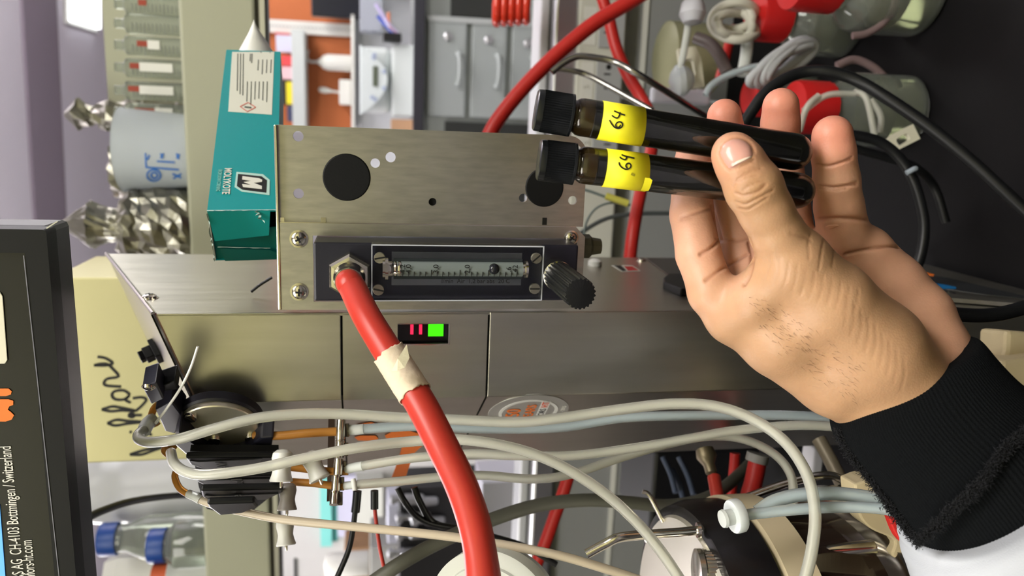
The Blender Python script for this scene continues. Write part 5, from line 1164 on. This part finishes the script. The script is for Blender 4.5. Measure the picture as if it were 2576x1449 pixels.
# ------------------------------------------------------------------ hoses
def hose(name, pts, w_, m_, label, cat='hose', seg=18, group=None): return tag(ptube(name, pts, w_, m_, None, seg), label, cat, group)
red_d = mat('red_hose_rubber', S(190, 40, 34), .42)
hose('red_air_hose', [(1228, 345, .80), (1250, 305, .80), (1300, 240, .80), (1370, 165, .80), (1440, 102, .80), (1505, 52, .80), (1600, -5, .80), (1680, -60, .80), (1800, -160, .82)], 38, red_d, 'red air hose sweeping from bracket top to upper picture edge', group='red air hoses')
hose('red_air_hose', [(1490, -180, .90), (1510, -30, .88), (1530, 40, .88), (1550, 120, .88), (1580, 190, .88), (1610, 240, .87), (1638, 300, .86), (1640, 370, .85), (1622, 440, .84), (1606, 510, .83), (1592, 590, .82), (1584, 660, .82)], 31, red_d, 'red air hose crossing behind both tubes down to the tower', group='red air hoses')
hose('red_air_hose', [(1435, 1180, .72), (1420, 1230, .72), (1395, 1300, .72), (1370, 1370, .72), (1345, 1430, .72), (1330, 1500, .72)], 32, red_d, 'straight red air hose behind the grey hose', group='red air hoses')
hose('red_air_hose', [(1846, 70, .98), (1834, 110, .97), (1824, 150, .96), (1810, 200, .95)], 24, red_d, 'short red air hose under the white tubing coil', group='red air hoses')
hose('red_air_hose', [(1796, 1200, .56), (1803, 1240, .55), (1812, 1290, .54), (1820, 1340, .53)], 34, red_r, 'short red hose on brass nipple above the vessel ring', group='red air hoses')
hose('red_air_hose', [(1850, 1140, .62), (1846, 1190, .62), (1840, 1240, .62), (1835, 1320, .62)], 26, red_d, 'thin red hose behind the brass nipple', group='red air hoses')
hose('red_air_hose', [(1906, 1160, .58), (1896, 1210, .575), (1882, 1260, .57), (1866, 1330, .565)], 46, red_d, 'wide red hose with grey clamp near the luer fitting', group='red air hoses')
hose('hose_clamp', [(1908, 1142, .58), (1906, 1150, .58), (1903, 1162, .58)], 56, mat('clamp_grey', S(158, 156, 150), .4), 'grey clamp round the wide red hose end', 'clamp')
nb = W(1772, 1130, .57); ne = W(1794, 1205, .558)
tag(lathe('brass_nipple', nb, ne - nb, [(.0065, 0), (.0075, .006), (.006, .009), (.0042, .012), (.0042, .018), (.0026, .020), (.0026, .024), (0, .024)], mat('brass', S(120, 110, 88), .45, .8), None, 16), 'brass nipple feeding the short red hose', 'fitting')
hose('grey_hose', [(780, 1570, .50), (930, 1470, .50), (1000, 1422, .50), (1080, 1376, .51), (1180, 1330, .52), (1280, 1292, .53), (1370, 1268, .54), (1480, 1258, .55), (1580, 1264, .56), (1680, 1272, .57), (1770, 1256, .58), (1830, 1220, .60), (1890, 1165, .62)], 34, mat('olive_hose', S(92, 92, 82), .5), 'dark grey hose curving under the tower', group='grey hoses')
# dark wall box behind the hoses left of the tower
mh = mat('black_unit', S(16, 16, 20), .4)
tag(pbox('black_unit', 1640, 1900, 1130, 1345, .82, .12, mh, None, .004), 'black unit with hoses behind the vessel ring', 'unit')
tag(pbox('maroon_unit', 1560, 1900, 1085, 1136, .66, .05, mat('maroon_steel', S(70, 52, 54), .35, .5), None, .004), 'dark maroon unit edge above the brass nipple', 'unit')
for k, (a_, b_) in enumerate((((1668, 1150), (1700, 1240)), ((1708, 1150), (1745, 1245)), ((1690, 1180), (1720, 1260)))):
    tag(ptube('blue_rib', [(*a_, .76), ((a_[0] + b_[0]) / 2 + 4, (a_[1] + b_[1]) / 2, .75), (*b_, .74)], 14, mat('rib_blue', S(74, 84, 104), .35)), ('bluish rib on the black unit, leftmost', 'bluish rib on the black unit, nearest the nipple', 'bluish rib on the black unit, middle')[k], 'rib')
# cables
hose('black_cable', [(1860, 330, .60), (1885, 290, .60), (1920, 240, .60), (1965, 204, .60), (2020, 182, .60), (2080, 180, .595), (2150, 200, .59), (2230, 246, .58), (2330, 314, .57), (2430, 394, .56), (2520, 476, .55), (2620, 570, .54)], 30, rubber, 'thick black cable arching behind the fingers over the bench', 'cable', group='black cables')
hose('black_cable', [(2100, 335, .62), (2160, 342, .62), (2215, 358, .62), (2262, 396, .62), (2296, 450, .62), (2318, 520, .62), (2325, 580, .62), (2314, 650, .62), (2290, 700, .62)], 26, rubber, 'black cable with grey tie curling behind the little finger', 'cable', group='black cables')
hose('black_cable', [(2090, 352, .65), (2160, 376, .65), (2230, 396, .65), (2300, 420, .65), (2350, 470, .66), (2380, 560, .66)], 22, rubber, 'thin black cable under the tied cable', 'cable', group='black cables')
hose('black_cable', [(2280, 752, .42), (2340, 778, .42), (2420, 792, .42), (2500, 792, .42), (2576, 774, .42), (2640, 750, .42)], 36, rubber, 'thick black cable under the tower base rim', 'cable', group='black cables')
lathe_t = W(2291, 428, .615); tag(sweep('cable_tie', [lathe_t + (W(2280, 436, .612) - lathe_t), lathe_t + FWD * -.004, W(2304, 424, .612)], .0022, mat('tie_grey', S(150, 160, 170), .3), None, 8, 4), 'small grey tie on the curling cable', 'cable tie')
hose('probe_cable', [(898, 1236, .50), (897, 1262, .50), (893, 1290, .50), (888, 1330, .50), (878, 1380, .50), (858, 1430, .50), (830, 1490, .50), (790, 1580, .50)], 14, rubber, 'thin black probe cable hanging below the clip bar', 'cable', group='probe cables')
hose('probe_boot', [(899, 1235, .499), (897, 1260, .499), (894, 1288, .499)], 22, rubber, 'black rubber boot on the probe cable', 'boot', group='cable boots')
hose('red_wire', [(942, 1270, .50), (946, 1310, .50), (954, 1370, .50), (966, 1430, .50), (975, 1480, .50), (985, 1580, .50)], 10, mat('wire_red', S(176, 44, 30), .4), 'thin red and brown wire hanging behind the tan tube', 'wire')
hose('probe_boot', [(942, 1234, .499), (942, 1255, .499), (942, 1280, .499)], 20, rubber, 'black rubber boot on the red wire', 'boot', group='cable boots')
hose('probe_cable', [(1000, 1228, .52), (1018, 1262, .52), (1048, 1298, .53), (1090, 1318, .54), (1160, 1330, .55), (1240, 1350, .55), (1320, 1375, .55), (1400, 1420, .55)], 15, rubber, 'black cable sagging behind the red hose', 'cable', group='probe cables')
hose('probe_cable', [(1042, 1226, .53), (1056, 1262, .53), (1085, 1310, .54), (1130, 1330, .55)], 17, rubber, 'second black cable joining the sagging one', 'cable', group='probe cables')
hose('power_lead', [(1380, 640, .9), (1440, 600, .9), (1520, 552, .9), (1600, 538, .9), (1700, 536, .9)], 11, mat('lead_grey', S(70, 76, 76), .5), 'dark lead curving beside the tower top behind the hand', 'cable', group='thin leads')
hose('thin_lead', [(1440, 470, .80), (1480, 480, .80), (1525, 496, .80)], 7, mat('lead_green', S(110, 122, 120), .5), 'thin grey lead entering the yellow sleeve', 'cable', group='thin leads')
hose('thin_lead', [(1586, 516, .80), (1540, 510, .80), (1500, 524, .80), (1475, 560, .80), (1468, 610, .80)], 6, mat('lead_green', S(110, 122, 120), .5), 'thin grey lead leaving the yellow sleeve', 'cable', group='thin leads')
hose('yellow_sleeve', [(1524, 493, .795), (1550, 502, .795), (1580, 512, .795)], 18, mat('sleeve_yellow', S(206, 200, 90), .45), 'yellow marker sleeve on the thin lead', 'sleeve')
# ------------------------------------------------------------------ clear tubes, clamps and coil at the upper right
hose('bent_steel_tube', [(1388, 182, .70), (1412, 162, .70), (1440, 146, .70), (1470, 142, .70), (1540, 154, .70), (1600, 184, .69), (1660, 220, .70), (1742, 272, .74), (1800, 310, .80)], 17, mat('dull_steel', S(150, 148, 142), .25, 1.0), 'bent steel tube with clear tip above the tubes', 'tube', group='bent steel tubes')
hose('bent_steel_tube', [(1395, 172, .73), (1440, 178, .73), (1480, 190, .73), (1540, 222, .72), (1590, 250, .71), (1640, 278, .70)], 15, mat('dull_steel', S(150, 148, 142), .25, 1.0), 'bent steel tube lower of the pair', 'tube', group='bent steel tubes')
cp_ = []
for i in range(56):
    t = i * .52; k = i / 55; cp_.append(W(1850 + (52 - 10 * math.sin(k * 9)) * math.cos(t), 55 + (34 - 8 * math.sin(k * 7)) * math.sin(t) + 12 * math.cos(t * .5), .86 + .012 * math.sin(t * 1.7)))
soft = mat('soft_white_tube', S(216, 214, 200), .38, trans=.2, ior=1.2)
tag(sweep('tubing_coil', cp_, .0048, soft, None, 12, 4), 'white tubing coil looped in front of the red capped bottle', 'tubing', 'coiled tubing')
hose('coil_tail', [(1880, 90, .87), (1878, 130, .87), (1868, 190, .87)], 30, milk, 'straight milky tail hanging from the white tubing coil', 'tubing')
hose('smoky_tube', [(1750, 95, .92), (1785, 110, .91), (1810, 140, .90), (1830, 185, .89)], 32, mat('smoky', S(110, 98, 96), .35, trans=.3), 'smoky tube bending behind the pinch clamp', 'tubing')
lp_ = []
for i in range(64):
    t = i * .49; k = i / 63; lp_.append(W(1982 + (66 - 18 * math.sin(5 * k)) * math.cos(t) - 14 * k, 148 - 44 * math.cos(t) + (26 - 10 * math.sin(7 * k)) * math.sin(t) + 14 * k, .80 + .014 * math.sin(t + 1)))
tag(sweep('tubing_bundle', lp_, .0046, mat('bundle_white', S(214, 218, 222), .3, trans=.3, ior=1.2), None, 12, 4), 'bundle of pale tubing loops behind the black cable', 'tubing', 'coiled tubing')
hose('tubing_lead', [(1945, 165, .80), (1890, 170, .80), (1830, 190, .80), (1790, 215, .80), (1775, 240, .80)], 18, blue_t, 'pale tubing lead curving down from the bundle', 'tubing')
hose('dispensing_stick', [(1740, 25, .84), (1732, 60, .84), (1724, 110, .84), (1708, 190, .84)], 18, milk, 'milky stick with round head above the pinch clamp', 'stick')
hd = W(1742, 8, .83); tag(lathe('stick_head', hd - RGT * .012, RGT, [(0, -.012), (.010, -.009), (.0145, 0), (.012, .012), (.006, .02), (0, .022)], mat('head_white', S(206, 208, 216), .35), None, 24), 'white rounded head of the milky stick', 'stick head')
def pinch(px, py, d, ang, sc, label):
    o_ = W(px, py, d); f = Fr(o_, DWN * math.cos(ang) + RGT * math.sin(ang), RGT * math.cos(ang) - DWN * math.sin(ang))
    out = [(-.022 * sc, -.010 * sc), (.024 * sc, -.014 * sc), (.026 * sc, .010 * sc), (-.006 * sc, .013 * sc), (-.020 * sc, .010 * sc)]
    return tag(plate('pinch_clamp', f, out, [rrect(-.008 * sc, .012 * sc, -.007 * sc, .004 * sc, .0035 * sc)], .010 * sc, cream_p), label, 'clamp', 'white pinch clamps')
pinch(1738, 165, .86, -1.35, 1.0, 'cream pinch clamp beside the drip chamber')
pinch(2268, 350, .70, .55, .62, 'white pinch clamp lying by the glass bottle')
dc = W(1690, 205, .85); tag(lathe('drip_chamber', dc, DWN + RGT * .15, [(0, -.004), (.010, 0), (.017, .006), (.018, .012), (.012, .02), (.006, .024), (0, .025)], mat('drip_clear', S(214, 220, 226), .15, trans=.5, ior=1.2), None, 28), 'clear plastic drip chamber above the steel tube', 'drip chamber')
tag(pbox('white_strap', 1640, 1790, 222, 262, .95, .012, mat('strap_white', S(196, 196, 208), .4), None, .004), 'white strap behind the drip chamber', 'strap')
olv = on(1770, 150, 1.02); tag(lathe('olive_roll', V(olv.x, olv.y, on(1790, 150, 1.02).z), UP, [(.045, 0), (.047, .004), (.047, .066), (.040, .07), (0, .07)], mat('roll_olive', S(176, 176, 140), .4, trans=.35, ior=1.2), None, 32), 'olive tinted clear roll standing against the rack panel', 'roll')
for k, (a_, b_, c_) in enumerate((((2150, 230), (2180, 250), (2200, 340)), ((2020, 280), (2080, 240), (2150, 236)), ((2010, 330), (2030, 270), (2060, 240)), ((2215, 330), (2215, 290), (2190, 250)))):
    hose('sample_tube', [(*a_, .72), (*b_, .71), (*c_, .71)], 16, clear_t, ('milky sample tube hanging down the glass bottle', 'milky sample tube along the bottle neck', 'milky sample tube at the red cap', 'milky sample tube nearest the pinch clamp')[k], 'tubing', group='sample tubes on the glass bottle')
hose('pink_tube', [(2105, 165, .78), (2150, 150, .78), (2200, 172, .78), (2235, 210, .78), (2245, 240, .78)], 20, mat('pinkish_tube', S(150, 128, 128), .35, trans=.4, ior=1.2), 'pinkish tube arching over the glass bottle', 'tubing')
hose('pink_tube', [(2255, -20, .74), (2250, 20, .74), (2220, 60, .74), (2180, 84, .74), (2145, 90, .74)], 18, mat('pinkish_tube', S(150, 128, 128), .35, trans=.4, ior=1.2), 'pinkish tube inside the large bottle group', 'tubing')
# ------------------------------------------------------------------ vessel at the lower edge of the picture
vd = .47; vc = W(1722, 1640, vd); VR = .083
vs1 = thing('culture_vessel', 'steel lidded culture vessel with black clamp ring', 'vessel', V(vc.x, vc.y, BZ))
lathe('lid', vc, UP, [(VR * .97, -.012), (VR * .97, -.001), (VR * .95, .001), (VR * .2, .0035), (0, .0035)], mat('lid_steel', S(226, 222, 208), .38, .75), vs1, 96)
lathe('clamp_ring', vc, UP, [(VR * .99, -.001), (VR * 1.04, -.002), (VR * 1.08, -.012), (VR * 1.08, -.030), (VR * .99, -.032)], mat('ring_black', S(24, 22, 24), .25), vs1, 96)
lathe('ivory_seal', vc, UP, [(VR * 1.0, -.032), (VR * 1.10, -.033), (VR * 1.10, -.052), (VR * 1.0, -.053)], mat('seal_ivory', S(214, 198, 164), .4), vs1, 96)
lathe('glass_wall', vc, UP, [(VR * .96, -.053), (VR * .96, vc.z * 0 - (vc.z - BZ) + .012), (VR * .9, -(vc.z - BZ) + .002)], mat('dark_vessel_glass', S(46, 34, 28), .08, coat=.5), vs1, 96)
lathe('lower_flange', vc, UP, [(VR * 1.05, -.10), (VR * 1.13, -.102), (VR * 1.13, -.112), (VR * 1.05, -.114)], chrome, vs1, 96)
def rod(name, pts, w_, m_=chrome, par=None): 
    d = pts[0][2]; return sweep(name, [W(*p) for p in pts], w_ / 2 * d / FPX, m_, par, 16, 6)
rod('sampling_pipe', [(1476, 1394, .43), (1520, 1370, .43), (1560, 1352, .43), (1640, 1344, .435), (1700, 1340, .44), (1762, 1334, .445)], 24, chrome, vs1)
lathe('pipe_weld', W(1757, 1334, .445), DWN, [(.0045, -.001), (.0045, .001)], chrome, vs1, 20)
rod('lid_rod', [(1616, 1236, .50), (1632, 1244, .50), (1652, 1280, .50), (1668, 1312, .50)], 11, chrome, vs1)
rod('lid_rod', [(1594, 1302, .49), (1606, 1312, .49), (1620, 1340, .49), (1628, 1362, .49)], 12, chrome, vs1)
rod('chrome_pipe', [(1876, 1252, .50), (1960, 1222, .50), (2040, 1200, .50), (2090, 1196, .50), (2120, 1210, .50), (2140, 1240, .495), (2150, 1290, .49), (2160, 1340, .485)], 20, chrome, vs1)
rod('pipe_sleeve', [(2146, 1290, .487), (2156, 1320, .485), (2166, 1358, .483)], 34, chrome, vs1)
kx_ = W(1810, 1440, .437); 
lathe('knurled_nut', kx_ - DWN * .014, DWN, [(.010, 0), (.013, .001), (.013, .004), (.012, .005), (.0125, .006), (.0125, .015), (.011, .016), (.0105, .024), (0, .024)], mat('knurl_steel', S(190, 184, 172), .25, 1.0), vs1, 72, rib=(4, 5, -.0007))
tag(pbox('chrome_rail', 1960, 2240, 1372, 1412, .47, .012, chrome, None, .004), 'polished chrome rail below the cuff', 'rail')
hose('chrome_bar', [(1930, 1420, .45), (2030, 1400, .45), (2130, 1385, .45), (2250, 1372, .45)], 40, chrome, 'thick polished bar reflecting red beside the vessel', 'bar')
# luer fitting with tubing pair
lf = thing('luer_fitting', 'white luer fitting with flange on the clear tubing pair', 'fitting', W(1850, 1300, .40))
la = W(1816, 1306, .398); lb2 = W(1886, 1290, .402)
lathe('nozzle', la, lb2 - la, [(.0044, 0), (.0048, .0015), (.0042, .0025), (.0042, .010)], milk, lf, 24)
lathe('flange', la + (lb2 - la) * .36, lb2 - la, [(.0084, 0), (.0088, .0006), (.0088, .0044), (.0084, .005)], mat('flange_white', S(216, 222, 222), .35, trans=.15), lf, 20)
hose('clear_hose', [(1868, 1296, .402), (1920, 1290, .402), (2000, 1282, .402), (2100, 1276, .402), (2200, 1278, .40), (2270, 1290, .398)], 28, blue_t, 'clear hose leaving the luer fitting', 'tubing', group='clear tubing pair')
hose('clear_hose', [(1905, 1288, .408), (1950, 1260, .408), (2020, 1244, .408), (2110, 1242, .408), (2200, 1254, .406), (2270, 1272, .404)], 34, blue_t, 'wide clear hose arching above the luer hose', 'tubing', group='clear tubing pair')
hose('grey_tube', [(2060, 1105, .56), (2090, 1160, .55), (2120, 1220, .54)], 36, mat('tan_pipe', S(126, 116, 96), .45, .2), 'tan metal tube behind the cuff edge', 'tube')
tag(pbox('white_bracket', 2046, 2072, 1128, 1200, .58, .02, mat('bracket_white', S(226, 226, 230), .35), None, .002), 'white bracket strip behind the chrome pipe', 'bracket')
# translucent plastic lid close to the viewer
pc = W(1232, 1562, .40); pl_ = thing('plastic_jar', 'translucent plastic jar with wide lid below the red hose', 'jar', pc)
pR = .0364
jax = (UP * .45 - FWD).normalized()
lathe('jar_lid', pc, jax, [(pR * .92, -.012), (pR, -.010), (pR, -.001), (pR * .96, 0), (pR * .8, .0005), (pR * .78, .002), (0, .002)], mat('frosted_plastic', S(214, 216, 206), .4, trans=.3, ior=1.2), pl_, 64)
lathe('jar_body', pc - jax * .022, jax, [(pR * .85, 0), (pR * .9, .002), (pR * .9, .012)], milk, pl_, 48)
# beige glove, cloths
def lump(name, base, rad, label, cat, m_, seed, flat=.6):
    r_ = random.Random(seed); vs_ = []; fs = []; nu, nv = 28, 16; ph = [r_.uniform(0, 6) for _ in range(8)]
    for j in range(nv + 1):
        v = math.pi * j / nv
        for i in range(nu):
            u = 2 * math.pi * i / nu; k = 1 + .16 * math.sin(3 * u + ph[0] + 2 * v) + .10 * math.sin(5 * u + ph[1]) * math.sin(3 * v + ph[2]) + .07 * math.sin(9 * v + ph[3] + 2 * u)
            vs_.append(base + V(math.sin(v) * math.cos(u) * rad[0], math.sin(v) * math.sin(u) * rad[1], math.cos(v) * rad[2]) * k)
    for j in range(nv):
        for i in range(nu): k = (i + 1) % nu; fs.append((j * nu + i, j * nu + k, (j + 1) * nu + k, (j + 1) * nu + i))
    o = mk(name, vs_, fs, m_, None, smooth=True)
    bm = bmesh.new(); bm.from_mesh(o.data); bmesh.ops.remove_doubles(bm, verts=bm.verts, dist=1e-6); bm.to_mesh(o.data); bm.free()
    return tag(o, label, cat)
beige = mat('beige_latex', S(206, 190, 152), .5, noise=.08, nscale=60, bump=.2, bscale=120)
gv = thing('latex_glove', 'crumpled beige glove with red patch below the cuff', 'glove', W(2290, 1340, .42))
def gpart(name, pxs, d, t_, m_):
    f_ = Fr(W(*pxs[0], d), DWN, RGT); q_ = spline([(*p, 0) for p in pxs] + [(*pxs[0], 0)], 4)[:-1]
    return pprism(name, f_, [(a[0], a[1]) for a in q_], -t_, 0, m_, gv, bevel=.004, smooth=False)
gpart('palm', [(2150, 1218), (2200, 1205), (2260, 1240), (2350, 1290), (2420, 1400), (2420, 1520), (2330, 1500), (2290, 1420), (2245, 1400), (2250, 1360), (2190, 1330), (2160, 1290)], .432, .02, beige)
gpart('red_patch', [(2230, 1285), (2262, 1288), (2300, 1340), (2350, 1400), (2300, 1385), (2258, 1352)], .408, .006, mat('red_patch', S(206, 40, 36), .6, bump=.3, bscale=300))
pb_ = thing('beige_bag', 'folded beige bag on the bench edge right of the cuff', 'bag', W(2560, 960, .5))
def bpart(name, pxs, d, t_, m_): 
    return pprism(name, Fr(W(*pxs[0], d), DWN, RGT), pxs, -t_, 0, m_, pb_, bevel=.003)
bpart('fold', [(2532, 830), (2640, 840), (2640, 900), (2522, 905), (2530, 880)], .50, .03, beige)
bpart('fold', [(2520, 905), (2640, 890), (2640, 1010), (2540, 985), (2514, 940)], .485, .03, beige)
bb_ = pbox('beige_case', 2380, 2532, 800, 960, .52, .06, mat('case_beige', S(186, 170, 134), .5), None, .006); tag(bb_, 'beige case under the black cable beside the wrist', 'case')
tag(ptube('black_tie', [(632, 734, .50), (655, 716, .50), (684, 698, .50)], 7, rubber, None, 8), 'black cable tie tail under the teal carton', 'cable tie')
for o in scene.objects:
    if '_loc' in o: del o['_loc']
